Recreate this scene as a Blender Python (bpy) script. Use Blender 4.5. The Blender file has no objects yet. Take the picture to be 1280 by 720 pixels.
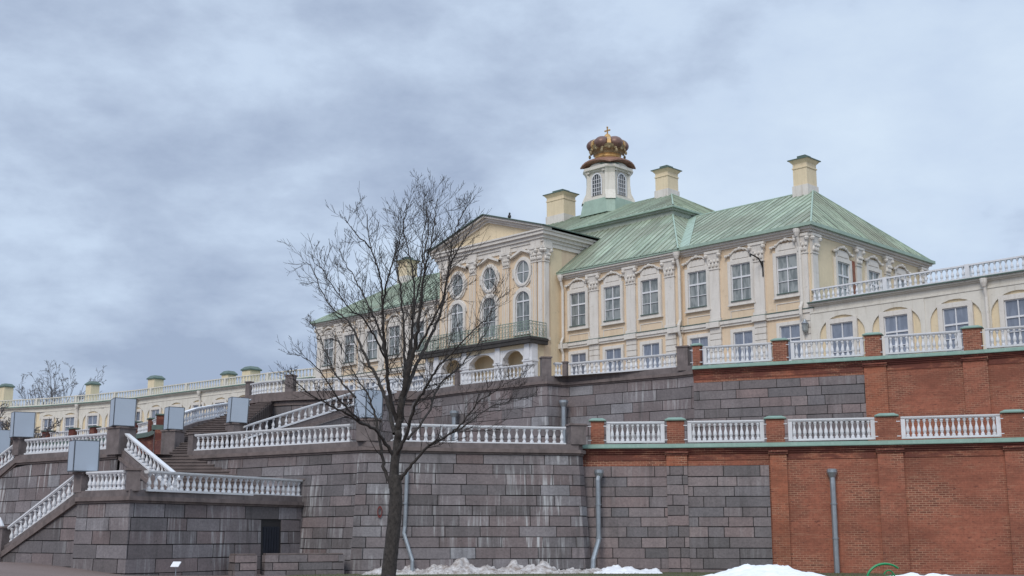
import bpy, math, random
from mathutils import Vector, Matrix
R = math.radians
sc = bpy.context.scene
col = sc.collection
# ------------------------------------------------------------------ camera
cam = bpy.data.objects.new('camera', bpy.data.cameras.new('camera'))
col.objects.link(cam)
cam.location = (0, 0, 1.6)
cam.rotation_euler = (R(90) + math.atan(310 / 1550), 0, 0)
cam.data.sensor_width = 36.0
cam.data.lens = 36.0 * 1550 / 1280
cam.data.clip_end = 5000
sc.camera = cam
# ------------------------------------------------------------------ world
SUN_EL, SUN_AZ = R(42), R(200)          # azimuth clockwise from +Y
w = bpy.data.worlds.new('World'); sc.world = w; w.use_nodes = True
nt = w.node_tree; nt.nodes.clear()
def N(t, **k):
    n = nt.nodes.new(t)
    for a, b in k.items(): setattr(n, a, b)
    return n
def LK(a, b): nt.links.new(a, b)
wout = N('ShaderNodeOutputWorld'); bg = N('ShaderNodeBackground'); LK(bg.outputs[0], wout.inputs[0])
bg.inputs['Strength'].default_value = 1.0
sky = N('ShaderNodeTexSky'); sky.sky_type = 'NISHITA'; sky.sun_disc = False
sky.sun_elevation = SUN_EL; sky.sun_rotation = SUN_AZ
tc = N('ShaderNodeTexCoord'); sp = N('ShaderNodeSeparateXYZ'); LK(tc.outputs['Generated'], sp.inputs[0])
def M1(op, a, b=None, c=None):
    n = N('ShaderNodeMath'); n.operation = op
    for i, v in enumerate((a, b, c)):
        if v is None: continue
        if isinstance(v, (int, float)): n.inputs[i].default_value = v
        else: LK(v, n.inputs[i])
    return n.outputs[0]
zc = M1('ADD', M1('MAXIMUM', sp.outputs[2], 0.0), 0.22)
cx = M1('DIVIDE', sp.outputs[0], zc); cy = M1('DIVIDE', sp.outputs[1], zc)
cmb = N('ShaderNodeCombineXYZ'); LK(cx, cmb.inputs[0]); LK(M1('MULTIPLY', cy, 1.0), cmb.inputs[1])
def noise(vec, scale, detail, rough, off=(0, 0, 0), dist=0.0, st=(1, 1, 1)):
    mp = N('ShaderNodeMapping'); mp.inputs['Scale'].default_value = st; mp.inputs['Location'].default_value = off; LK(vec, mp.inputs[0])
    n = N('ShaderNodeTexNoise'); n.inputs['Scale'].default_value = scale; n.inputs['Detail'].default_value = detail
    n.inputs['Roughness'].default_value = rough; n.inputs['Distortion'].default_value = dist
    LK(mp.outputs[0], n.inputs['Vector']); return n.outputs['Fac']
nA = noise(cmb.outputs[0], 0.75, 3, 0.5, (6.6, 0.2, 0), 0.2)
nB = noise(cmb.outputs[0], 2.6, 8, 0.56, (4.4, 4.4, 0), 0.05)
nC = noise(tc.outputs['Generated'], 5.0, 8, 0.58, (8.8, 1.2, 0.3), 0.1, (1, 1, 1.8))
mixn = M1('ADD', M1('ADD', M1('MULTIPLY', nA, 0.38), M1('MULTIPLY', nB, 0.30)), M1('MULTIPLY', nC, 0.42))
# heavier cloud low on the left, thinner cloud high on the right
mixn = M1('ADD', M1('ADD', mixn, 0.016), M1('MULTIPLY', sp.outputs[0], 0.055))
mixn = M1('ADD', mixn, M1('MULTIPLY', M1('MINIMUM', sp.outputs[2], 0.5), 0.10))
ramp = N('ShaderNodeValToRGB'); LK(mixn, ramp.inputs[0])
cr = ramp.color_ramp
cr.elements[0].position = 0.475; cr.elements[0].color = (0.295, 0.362, 0.495, 1)
cr.elements[1].position = 0.735; cr.elements[1].color = (0.570, 0.670, 0.790, 1)
e = cr.elements.new(0.55); e.color = (0.395, 0.475, 0.612, 1)
e = cr.elements.new(0.615); e.color = (0.495, 0.592, 0.735, 1)
mr = N('ShaderNodeMapRange'); mr.interpolation_type = 'SMOOTHSTEP'
LK(sp.outputs[2], mr.inputs[0]); mr.inputs[1].default_value = 0.46; mr.inputs[2].default_value = 0.95
mr.inputs[3].default_value = 1.0; mr.inputs[4].default_value = 1.9
cl = N('ShaderNodeVectorMath'); cl.operation = 'SCALE'; LK(ramp.outputs[0], cl.inputs[0]); LK(mr.outputs[0], cl.inputs['Scale'])
sk = N('ShaderNodeVectorMath'); sk.operation = 'SCALE'; LK(sky.outputs[0], sk.inputs[0]); sk.inputs['Scale'].default_value = 0.08
mx = N('ShaderNodeMix'); mx.data_type = 'VECTOR'; mx.inputs[0].default_value = 0.93
LK(sk.outputs[0], mx.inputs[4]); LK(cl.outputs[0], mx.inputs[5])
LK(mx.outputs[1], bg.inputs['Color'])
sun = bpy.data.lights.new('sun', 'SUN'); sun.energy = 1.5; sun.angle = R(25); sun.color = (1.0, 0.94, 0.86)
so = bpy.data.objects.new('sun', sun); col.objects.link(so)
sd = Vector((math.sin(SUN_AZ) * math.cos(SUN_EL), math.cos(SUN_AZ) * math.cos(SUN_EL), math.sin(SUN_EL)))
so.rotation_euler = sd.to_track_quat('Z', 'Y').to_euler(); so.location = sd * 200
vs = sc.view_settings; vs.view_transform = 'Standard'; vs.look = 'None'; vs.gamma = 1; vs.exposure = 0.29
vs.use_curve_mapping = False

# ------------------------------------------------------------------ materials
def mat(name):
    global nt
    m = bpy.data.materials.new(name); m.use_nodes = True; nt = m.node_tree
    return m, nt.nodes['Principled BSDF']
def mixc(f, a, b, mode='MIX'):
    n = N('ShaderNodeMix'); n.data_type = 'RGBA'; n.blend_type = mode
    for i, v in ((0, f), (6, a), (7, b)):
        if isinstance(v, (int, float)): n.inputs[i].default_value = v
        elif isinstance(v, tuple): n.inputs[i].default_value = (*v, 1)
        else: LK(v, n.inputs[i])
    return n.outputs[2]
def uvn(scale, detail=4, rough=0.6, stretch=(1, 1, 1), kind='UV', off=(0, 0, 0)):
    t = N('ShaderNodeTexCoord'); mp = N('ShaderNodeMapping'); mp.inputs['Scale'].default_value = stretch
    mp.inputs['Location'].default_value = off
    LK(t.outputs[kind], mp.inputs[0])
    n = N('ShaderNodeTexNoise'); n.inputs['Scale'].default_value = scale; n.inputs['Detail'].default_value = detail
    n.inputs['Roughness'].default_value = rough; LK(mp.outputs[0], n.inputs['Vector']); return n.outputs['Fac']
def rng(v, a, b, c=0.0, d=1.0):
    n = N('ShaderNodeMapRange'); LK(v, n.inputs[0])
    for i, k in enumerate((a, b, c, d)): n.inputs[i + 1].default_value = k
    return n.outputs[0]
def bump(b, h, s=0.3, d=0.02):
    n = N('ShaderNodeBump'); n.inputs['Strength'].default_value = s; n.inputs['Distance'].default_value = d
    LK(h, n.inputs['Height']); LK(n.outputs[0], b.inputs['Normal'])
def plain(name, c, rough=0.7, var=0.12, sc_=1.5, metal=0.0, dirt=None, dirt_amt=0.5):
    m, b = mat(name)
    f = uvn(sc_, 5, 0.65, kind='UV')
    d = tuple(x * (1 - var) for x in c); l = tuple(min(1, x * (1 + var)) for x in c)
    o = mixc(rng(f, 0.3, 0.7), d, l)
    if dirt:
        g = uvn(1.0, 5, 0.7, (2.2, 0.45, 1), off=(5, 3, 0))
        o = mixc(rng(g, 0.52, 0.78, 0, dirt_amt), o, dirt)
    LK(o, b.inputs['Base Color']); b.inputs['Roughness'].default_value = rough; b.inputs['Metallic'].default_value = metal
    return m
def stucco(name, c, grime, amt=0.5):
    m, b = mat(name)
    f = uvn(0.7, 5, 0.65); d = tuple(x * .93 for x in c); l = tuple(min(1, x * 1.05) for x in c)
    o = mixc(rng(f, 0.3, 0.7), d, l)
    g = uvn(1.0, 6, 0.7, (3.5, 0.30, 1), off=(5, 3, 0)); o = mixc(rng(g, 0.50, 0.72, 0, amt), o, grime)
    h = uvn(1.6, 6, 0.75, off=(9, 1, 0)); o = mixc(rng(h, 0.58, 0.72, 0, amt * .9), o, tuple(x * .72 for x in grime))
    t = N('ShaderNodeTexCoord'); s_ = uvn(7, 4, 0.7, off=(2, 2, 0)); o = mixc(rng(s_, 0.35, 0.65, 0, .12), o, tuple(x * .6 for x in c))
    LK(o, b.inputs['Base Color']); b.inputs['Roughness'].default_value = 0.88; bump(b, s_, 0.15, 0.01)
    return m
def stone(name, cols, streak=0.5):
    m, b = mat(name)
    a = N('ShaderNodeAttribute'); a.attribute_name = 'tone'
    r = N('ShaderNodeValToRGB'); LK(a.outputs['Fac'], r.inputs[0]); r.color_ramp.interpolation = 'LINEAR'
    r.color_ramp.elements[0].position = 0.0; r.color_ramp.elements[0].color = (0.018, 0.017, 0.018, 1)
    r.color_ramp.elements[1].position = 1.0; r.color_ramp.elements[1].color = (*cols[-1], 1)
    for i, c in enumerate(cols[:-1]):
        e = r.color_ramp.elements.new(0.1 + 0.9 * i / (len(cols) - 1)); e.color = (*c, 1)
    fine = uvn(9, 6, 0.75); mid = uvn(0.9, 4, 0.6)
    o = mixc(0.55, r.outputs[0], mixc(rng(fine, 0.3, 0.7), (0.26, 0.26, 0.27), (0.78, 0.76, 0.75)), 'OVERLAY')
    o = mixc(rng(mid, 0.35, 0.7, 0.0, 0.35), o, (0.055, 0.050, 0.052))
    # pale lime runs and dark damp runs, following gravity
    s1 = uvn(1.0, 5, 0.6, (4.5, 0.40, 1), off=(2, 7, 0)); s2 = uvn(0.20, 2, 0.5, (1, 1.6, 1), off=(9, 1, 0))
    s3 = uvn(7.0, 2, 0.5, (1, 0.05, 1), off=(4, 4, 0))
    k = M1('MULTIPLY', M1('MULTIPLY', rng(s1, 0.47, 0.63), rng(s2, 0.44, 0.58)), rng(s3, 0.42, 0.56))
    k = M1('MULTIPLY', k, rng(M1('FRACT', M1('MULTIPLY', a.outputs['Fac'], 37.0)), 0.15, 0.6, 0.1, 1.15))
    o = mixc(M1('MULTIPLY', k, streak), o, (0.50, 0.51, 0.52))
    s4 = uvn(1.0, 4, 0.6, (1.8, 0.22, 1), off=(11, 2, 0))
    o = mixc(rng(s4, 0.55, 0.72, 0, 0.5), o, (0.040, 0.036, 0.036))
    ch = uvn(3.2, 6, 0.8, off=(3, 9, 0)); o = mixc(rng(ch, 0.60, 0.70, 0, 0.55), o, (0.030, 0.027, 0.028))
    a2 = M1('LESS_THAN', a.outputs['Fac'], 0.02)
    o = mixc(a2, o, (0.022, 0.020, 0.021))
    LK(o, b.inputs['Base Color']); b.inputs['Roughness'].default_value = 0.78
    bump(b, fine, 0.35, 0.02)
    return m
def brickm(name, c1, c2, wet=0.0):
    m, b = mat(name)
    t = N('ShaderNodeTexCoord')
    def bk(off, bias):
        mp = N('ShaderNodeMapping'); LK(t.outputs['UV'], mp.inputs[0]); k = N('ShaderNodeTexBrick'); LK(mp.outputs[0], k.inputs['Vector'])
        k.inputs['Scale'].default_value = 1; k.inputs['Mortar Size'].default_value = 0.011; k.inputs['Brick Width'].default_value = 0.28
        k.inputs['Row Height'].default_value = 0.095; k.inputs['Mortar Smooth'].default_value = 0.2; k.inputs['Bias'].default_value = bias; return k
    k = bk(0, 0.1)
    k.inputs['Color1'].default_value = (*c1, 1); k.inputs['Color2'].default_value = (*tuple(x * 0.55 for x in c2), 1)
    k.inputs['Mortar'].default_value = (0.42, 0.265, 0.175, 1)
    n1 = uvn(0.30, 6, 0.62, (1, 1.3, 1)); n2 = uvn(0.42, 5, 0.68, (0.6, 1.6, 1), off=(8, 8, 0)); n3 = uvn(5, 5, 0.75)
    smear = mixc(rng(n3, 0.32, 0.68), tuple(x * 0.70 for x in c1), tuple(x * 1.25 for x in c1))
    o = mixc(rng(n1, 0.44, 0.56, 0.12, 0.88), k.outputs['Color'], smear)
    o = mixc(rng(n2, 0.44, 0.62, 0, 0.62), o, tuple(x * 0.50 for x in c1))
    g = uvn(2.0, 6, 0.8, (0.35, 3.2, 1), off=(1, 5, 0))
    o = mixc(rng(g, 0.56, 0.68, 0, 0.55), o, (0.40, 0.235, 0.15))
    g2 = uvn(3.4, 4, 0.7, (0.8, 2.6, 1), off=(6, 2, 0))
    o = mixc(rng(g2, 0.60, 0.66, 0, 0.75), o, (0.085, 0.028, 0.022))
    if wet:
        g = uvn(1.2, 5, 0.7, (0.5, 1.8, 1), off=(3, 3, 0))
        o = mixc(rng(g, 0.42, 0.52, 0, wet), o, (0.095, 0.024, 0.018))
    LK(o, b.inputs['Base Color']); b.inputs['Roughness'].default_value = 0.85
    bump(b, k.outputs['Fac'], -0.25, 0.01)
    return m
def copper(name, tint=(1, 1, 1)):
    m, b = mat(name)
    st = uvn(1.0, 6, 0.7, (2.6, 0.22, 1)); big = uvn(0.16, 4, 0.6); fn = uvn(1.0, 5, 0.7, (6, 0.9, 1), off=(2, 2, 0))
    t = N('ShaderNodeTexCoord'); s = N('ShaderNodeSeparateXYZ'); LK(t.outputs['UV'], s.inputs[0])
    fl = M1('FLOOR', M1('DIVIDE', s.outputs[0], 0.55)); fv = M1('FLOOR', M1('DIVIDE', M1('ADD', s.outputs[1], M1('MULTIPLY', fl, 0.63)), 1.9))
    cv = N('ShaderNodeCombineXYZ'); LK(fl, cv.inputs[0]); LK(fv, cv.inputs[1])
    wn = N('ShaderNodeTexWhiteNoise'); wn.noise_dimensions = '2D'; LK(cv.outputs[0], wn.inputs['Vector'])
    T = lambda c: tuple(x * y for x, y in zip(c, tint))
    o = mixc(rng(st, 0.40, 0.60), T((0.145, 0.180, 0.143)), T((0.325, 0.420, 0.340)))
    o = mixc(rng(wn.outputs[0], 0.35, 1, 0.0, 0.55), o, T((0.42, 0.51, 0.425)))
    o = mixc(rng(big, 0.46, 0.60, 0, 0.70), o, T((0.185, 0.190, 0.150)))
    o = mixc(rng(fn, 0.52, 0.68, 0, 0.6), o, T((0.10, 0.11, 0.085)))
    LK(o, b.inputs['Base Color']); b.inputs['Roughness'].default_value = 0.6
    return m
GR = [(0.103, 0.092, 0.094), (0.152, 0.132, 0.135), (0.138, 0.128, 0.134), (0.200, 0.158, 0.157), (0.208, 0.194, 0.204),
      (0.153, 0.116, 0.114), (0.248, 0.246, 0.262)]
m_gran = stone('granite_blocks', GR, 0.55)
m_granB = stone('granite_blocks_streaked', GR, 0.85)
m_granP = stone('granite_blocks_pink', [(0.119, 0.110, 0.113), (0.165, 0.139, 0.140), (0.147, 0.138, 0.145), (0.233, 0.177, 0.173), (0.167, 0.157, 0.166), (0.262, 0.209, 0.204), (0.154, 0.144, 0.150)], 0.15)
m_cope = plain('granite_coping', (0.155, 0.122, 0.115), 0.75, 0.25, 2.5, dirt=(0.040, 0.036, 0.034), dirt_amt=0.8)
m_ped = plain('granite_pedestal', (0.150, 0.124, 0.121), 0.75, 0.3, 2.0, dirt=(0.04, 0.036, 0.036), dirt_amt=0.7)
m_step = plain('granite_step', (0.125, 0.098, 0.092), 0.75, 0.25, 1.5, dirt=(0.05, 0.04, 0.04), dirt_amt=0.6)
m_brick = brickm('red_brick', (0.310, 0.104, 0.062), (0.235, 0.072, 0.045))
m_brickW = brickm('red_brick_damp', (0.215, 0.056, 0.034), (0.135, 0.034, 0.024), 0.85)
m_brickO = brickm('orange_brick', (0.330, 0.108, 0.058), (0.255, 0.080, 0.045))
m_brickF = brickm('orange_brick_damp', (0.300, 0.098, 0.055), (0.22, 0.07, 0.042), 0.75)
m_white = plain('white_paint', (0.66, 0.66, 0.68), 0.55, 0.06, 2.0, dirt=(0.30, 0.29, 0.27), dirt_amt=0.45)
m_whiteB = plain('white_paint_balustrade', (0.66, 0.67, 0.70), 0.5, 0.05, 2.0, dirt=(0.36, 0.35, 0.34), dirt_amt=0.35)
nt = m_whiteB.node_tree; _p = nt.nodes['Principled BSDF']; _src = _p.inputs['Base Color'].links[0].from_socket
_oi = N('ShaderNodeObjectInfo'); LK(mixc(rng(_oi.outputs['Random'], 0.2, 1.0, 0.0, 0.45), _src, (0.47, 0.46, 0.45)), _p.inputs['Base Color'])
m_trim = stucco('off_white_stucco', (0.67, 0.63, 0.58), (0.42, 0.37, 0.31), 0.6)
m_peach = stucco('peach_stucco', (0.70, 0.555, 0.40), (0.56, 0.42, 0.29), 0.6)
m_cream = stucco('cream_stucco', (0.72, 0.60, 0.415), (0.48, 0.41, 0.28), 0.5)
m_pale = stucco('pale_stucco', (0.67, 0.635, 0.57), (0.44, 0.40, 0.33), 0.55)
m_roof = copper('green_copper', (1.05, 1.0, 0.93))
m_roofL = plain('green_copper_edge', (0.30, 0.395, 0.325), 0.6, 0.12, 1.5, dirt=(0.18, 0.24, 0.19), dirt_amt=0.6)
m_fascia = plain('weathered_fascia', (0.33, 0.36, 0.31), 0.7, 0.15, 1.0, dirt=(0.20, 0.21, 0.18), dirt_amt=0.6)
m_flash = plain('green_flashing', (0.155, 0.245, 0.200), 0.5, 0.15, 2.0, dirt=(0.26, 0.34, 0.29), dirt_amt=0.6)
m_flashD = plain('dark_green_metal', (0.085, 0.125, 0.105), 0.5, 0.2, 2.0)
m_zinc = plain('zinc', (0.33, 0.36, 0.39), 0.42, 0.15, 3.0, metal=0.65)
m_box = plain('grey_blue_board', (0.37, 0.43, 0.51), 0.6, 0.03, 0.8, dirt=(0.31, 0.36, 0.42), dirt_amt=0.4)
m_boxe = plain('board_edge', (0.075, 0.085, 0.10), 0.6, 0.1, 2.0)
m_dark = plain('black_iron', (0.018, 0.018, 0.02), 0.5, 0.2, 3.0)
m_slab = plain('dark_balcony_slab', (0.040, 0.036, 0.034), 0.75, 0.3, 2.0)
m_iron = plain('patina_iron', (0.21, 0.27, 0.225), 0.6, 0.25, 5.0)
m_door = plain('blue_black_door', (0.012, 0.016, 0.026), 0.5, 0.2, 3.0)
m_gold = plain('gold_leaf', (0.50, 0.31, 0.12), 0.5, 0.25, 4.0, metal=0.35, dirt=(0.32, 0.19, 0.08), dirt_amt=0.6)
m_goldD = plain('tarnished_gold', (0.33, 0.26, 0.15), 0.6, 0.5, 6.0, metal=0.4, dirt=(0.15, 0.13, 0.10), dirt_amt=0.8)
m_copR = plain('red_copper', (0.175, 0.100, 0.080), 0.45, 0.3, 3.0, metal=0.3, dirt=(0.13, 0.06, 0.05), dirt_amt=0.6)
m_copE = plain('rusty_copper_skirt', (0.29, 0.155, 0.11), 0.5, 0.3, 3.0, metal=0.2, dirt=(0.20, 0.13, 0.10), dirt_amt=0.6)
m_bark = plain('dark_bark', (0.038, 0.033, 0.030), 0.95, 0.6, 9.0, dirt=(0.075, 0.070, 0.060), dirt_amt=0.5)
m_twig = plain('twig_bark', (0.028, 0.023, 0.021), 0.95, 0.3, 4.0)
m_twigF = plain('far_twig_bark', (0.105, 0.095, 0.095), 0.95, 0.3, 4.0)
m_red = plain('red_paint', (0.13, 0.025, 0.022), 0.7, 0.3, 9.0)
m_green = plain('green_paint', (0.008, 0.24, 0.085), 0.4, 0.1, 3.0)
def glassm(name, c, rough=0.12, curtain_or_sky=None):
    m, b = mat(name)
    t = N('ShaderNodeTexCoord'); oi = N('ShaderNodeObjectInfo'); mp = N('ShaderNodeMapping'); LK(t.outputs['UV'], mp.inputs[0])
    mp.inputs['Scale'].default_value = (3.2, 0.7, 1)
    cv = N('ShaderNodeCombineXYZ'); LK(M1('MULTIPLY', oi.outputs['Random'], 50.0), cv.inputs[0]); LK(M1('MULTIPLY', oi.outputs['Random'], 23.0), cv.inputs[1]); LK(cv.outputs[0], mp.inputs['Location'])
    n = N('ShaderNodeTexNoise'); n.inputs['Scale'].default_value = 1.3; n.inputs['Detail'].default_value = 3; LK(mp.outputs[0], n.inputs['Vector']); f = n.outputs['Fac']
    cur = curtain_or_sky or tuple(x * 1.8 for x in c)
    o = mixc(rng(f, 0.42, 0.56), c, cur)
    o = mixc(rng(oi.outputs['Random'], 0.0, 1.0, 0.0, 0.45), o, tuple(x * 0.55 for x in c))
    LK(o, b.inputs['Base Color']); b.inputs['Roughness'].default_value = rough
    b.inputs['Specular IOR Level'].default_value = 0.6
    return m
m_glass = glassm('curtained_glass', (0.17, 0.19, 0.19), 0.12, (0.32, 0.34, 0.335))
m_glassB = glassm('painted_sky_glass', (0.17, 0.195, 0.25), 0.10, (0.23, 0.26, 0.325))  # pale blue sky reflection put into the pane colour
m_glassD = glassm('dark_glass', (0.05, 0.055, 0.06), 0.10, (0.12, 0.13, 0.135))
# ground
m_ground, b = mat('brown_gravel_ground')
g1 = uvn(0.25, 6, 0.6); g2 = uvn(14, 4, 0.7)
o = mixc(rng(g1, 0.3, 0.7), (0.110, 0.078, 0.068), (0.165, 0.118, 0.105)); o = mixc(rng(g2, 0.35, 0.65, 0, 0.5), o, (0.21, 0.16, 0.145))
LK(o, b.inputs['Base Color']); b.inputs['Roughness'].default_value = 0.9; bump(b, g2, 0.4, 0.02)
m_turf, b = mat('thin_turf_soil')
g1 = uvn(0.8, 6, 0.65); g2 = uvn(20, 4, 0.7)
o = mixc(rng(g1, 0.35, 0.62), (0.080, 0.060, 0.045), (0.060, 0.078, 0.026)); o = mixc(rng(g2, 0.35, 0.65, 0, 0.4), o, (0.11, 0.105, 0.055))
LK(o, b.inputs['Base Color']); b.inputs['Roughness'].default_value = 0.95; bump(b, g2, 0.5, 0.03)
m_blade = plain('grass_blade', (0.085, 0.105, 0.032), 0.8, 0.35, 3.0)
m_paving = plain('terrace_paving', (0.20, 0.17, 0.15), 0.9, 0.2, 1.5)
m_snow, b = mat('clean_snow')
g1 = uvn(3, 6, 0.65); o = mixc(rng(g1, 0.35, 0.7), (0.70, 0.72, 0.76), (0.82, 0.83, 0.85)); LK(o, b.inputs['Base Color'])
b.inputs['Roughness'].default_value = 0.7; b.inputs['Subsurface Weight'].default_value = 0.0; bump(b, g1, 0.5, 0.05)
m_snowD, b = mat('dirty_snow')
g1 = uvn(2.2, 7, 0.75); g2 = uvn(9, 5, 0.7)
o = mixc(rng(g1, 0.44, 0.62), (0.55, 0.53, 0.53), (0.23, 0.19, 0.17)); o = mixc(rng(g2, 0.52, 0.68, 0, 0.6), o, (0.12, 0.09, 0.075))
LK(o, b.inputs['Base Color']); b.inputs['Roughness'].default_value = 0.85; bump(b, g2, 0.7, 0.05)

# ------------------------------------------------------------------ mesh collecting
class MB:
    def __init__(s, M=None): s.v = []; s.f = []; s.uv = []; s.tone = []; s.M = M
    def P(s, p):
        p = Vector(p); return s.M @ p if s.M else p
    def face(s, pts, uv=None, tone=0.5):
        pts = [s.P(p) for p in pts]
        if uv is None:
            n = Vector((0, 0, 0)); 
            for i in range(len(pts)):
                a, b = pts[i], pts[(i + 1) % len(pts)]
                n += a.cross(b)
            if n.length < 1e-12: n = Vector((0, 0, 1))
            n.normalize()
            if abs(n.z) < 0.8:
                t = Vector((-n.y, n.x, 0)).normalized(); uv = [(p.dot(t), p.z) for p in pts]
            else: uv = [(p.x, p.y) for p in pts]
        i0 = len(s.v); s.v += pts; s.f.append(tuple(range(i0, i0 + len(pts)))); s.uv += list(uv); s.tone.append(tone)
    def box(s, x0, x1, y0, y1, z0, z1, tone=0.5):
        c = [(x0, y0), (x1, y0), (x1, y1), (x0, y1)]; s.prism(c, z0, z1, tone)
    def prism(s, poly, z0, z1, tone=0.5, top=None):
        n = len(poly); top = top or poly
        for i in range(n):
            a, b = poly[i], poly[(i + 1) % n]; c, d = top[(i + 1) % n], top[i]
            s.face([(a[0], a[1], z0), (b[0], b[1], z0), (c[0], c[1], z1), (d[0], d[1], z1)], tone=tone)
        s.face([(p[0], p[1], z1) for p in top], tone=tone); s.face([(p[0], p[1], z0) for p in reversed(poly)], tone=tone)
    def lathe(s, prof, c=(0, 0, 0), n=12, rot=0.0, sx=1, sy=1):
        for i in range(n):
            a0 = rot + 2 * math.pi * i / n; a1 = rot + 2 * math.pi * (i + 1) / n
            for (r0, z0), (r1, z1) in zip(prof, prof[1:]):
                q = [(c[0] + sx * r * math.cos(a), c[1] + sy * r * math.sin(a), c[2] + z) for r, z, a in ((r0, z0, a0), (r0, z0, a1), (r1, z1, a1), (r1, z1, a0))]
                if r0 < 1e-4: q = [q[0], q[2], q[3]]
                elif r1 < 1e-4: q = q[:3]
                s.face(q)
    def tube(s, p0, p1, r0, r1=None, n=6):
        r1 = r0 if r1 is None else r1
        p0 = Vector(p0); p1 = Vector(p1); d = p1 - p0
        if d.length < 1e-6: return
        d.normalize(); a = d.orthogonal().normalized(); b = d.cross(a)
        ring = lambda p, r: [p + a * (r * math.cos(2 * math.pi * i / n)) + b * (r * math.sin(2 * math.pi * i / n)) for i in range(n)]
        A = ring(p0, r0); B = ring(p1, r1)
        for i in range(n): s.face([A[i], A[(i + 1) % n], B[(i + 1) % n], B[i]])
    def pipe(s, pts, rad, n=8, caps=True):
        """continuous tube through points; rad number or list"""
        pts = [Vector(p) for p in pts]; m = len(pts); rad = rad if isinstance(rad, (list, tuple)) else [rad] * m
        up = None; rings = []
        for i in range(m):
            d = (pts[min(i + 1, m - 1)] - pts[max(i - 1, 0)])
            d = d.normalized() if d.length > 1e-9 else Vector((0, 0, 1))
            if up is None: up = d.orthogonal().normalized()
            a = (up - d * up.dot(d)); a = a.normalized() if a.length > 1e-6 else d.orthogonal().normalized(); up = a; b = d.cross(a)
            rings.append([pts[i] + a * (rad[i] * math.cos(2 * math.pi * k / n)) + b * (rad[i] * math.sin(2 * math.pi * k / n)) for k in range(n)])
        base = len(s.v); L = 0
        for i in range(m - 1):
            l = (pts[i + 1] - pts[i]).length
            for k in range(n):
                c = 2 * math.pi * rad[0]
                s.face([rings[i][k], rings[i][(k + 1) % n], rings[i + 1][(k + 1) % n], rings[i + 1][k]],
                       [(k / n * c, L), ((k + 1) / n * c, L), ((k + 1) / n * c, L + l), (k / n * c, L + l)])
            L += l
        if caps: s.face(list(reversed(rings[0]))); s.face(rings[-1])
    def sweep(s, path, w0, w1, h0, h1):
        """bar along path (x,y,z): from offset w0 to w1 to the right-hand side, h0..h1 above z"""
        A = offset(path, w0); B = offset(path, w1); L = 0
        for i in range(len(path) - 1):
            z0, z1 = path[i][2], path[i + 1][2]; l = math.hypot(path[i + 1][0] - path[i][0], path[i + 1][1] - path[i][1])
            a0, a1, b0, b1 = A[i], A[i + 1], B[i], B[i + 1]
            lo = lambda p, z: (p[0], p[1], z + h0)
            hi = lambda p, z: (p[0], p[1], z + h1)
            U = [(L, z0 + h0), (L + l, z1 + h0), (L + l, z1 + h1), (L, z0 + h1)]
            s.face([lo(b0, z0), lo(b1, z1), hi(b1, z1), hi(b0, z0)], U)
            s.face([lo(a1, z1), lo(a0, z0), hi(a0, z0), hi(a1, z1)], [U[1], U[0], U[3], U[2]])
            V = [(L, 0), (L + l, 0), (L + l, w1 - w0), (L, w1 - w0)]
            s.face([hi(b0, z0), hi(b1, z1), hi(a1, z1), hi(a0, z0)], V)
            s.face([lo(a0, z0), lo(a1, z1), lo(b1, z1), lo(b0, z0)], V)
            if i == 0: s.face([lo(a0, z0), lo(b0, z0), hi(b0, z0), hi(a0, z0)])
            if i == len(path) - 2: s.face([lo(b1, z1), lo(a1, z1), hi(a1, z1), hi(b1, z1)])
            L += l
    def mesh(s, name, origin=(0, 0, 0), smooth=False, weld=None):
        me = bpy.data.meshes.new(name); o = Vector(origin)
        me.from_pydata([tuple(p - o) for p in s.v], [], s.f)
        ul = me.uv_layers.new(name='UVMap'); ul.data.foreach_set('uv', [c for p in s.uv for c in p])
        at = me.attributes.new('tone', 'FLOAT', 'FACE'); at.data.foreach_set('value', s.tone)
        if weld:
            import bmesh
            bm = bmesh.new(); bm.from_mesh(me); bmesh.ops.remove_doubles(bm, verts=bm.verts, dist=weld); bm.to_mesh(me); bm.free()
        if smooth: me.polygons.foreach_set('use_smooth', [True] * len(me.polygons))
        me.update(); return me
    def build(s, name, m, parent=None, smooth=False, weld=None, label=None):
        if not s.f: return None
        if parent is None:
            xs = [p.x for p in s.v]; ys = [p.y for p in s.v]; zs = [p.z for p in s.v]
            o = ((min(xs) + max(xs)) / 2, (min(ys) + max(ys)) / 2, min(zs))
        else: o = wloc(parent)
        ob = bpy.data.objects.new(name, s.mesh(name, o, smooth, weld or (1e-4 if smooth else None)))
        ob.data.materials.append(m); col.objects.link(ob)
        if parent is None: ob.location = o
        else: ob.parent = parent
        if label: ob['label'] = label
        return ob
def wloc(o):
    v = Vector((0, 0, 0))
    while o is not None: v += o.location; o = o.parent
    return v
def thing(name, label, cat, loc, group=None):
    o = bpy.data.objects.new(name, None); col.objects.link(o); o.location = loc; o.empty_display_size = 0.3
    return tag(o, label, cat, group)
def tag(o, label, cat, group=None):
    o['label'] = label; o['category'] = cat
    if group: o['group'] = group
    return o
def structure(o, kind='structure'): o['kind'] = kind; return o
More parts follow.
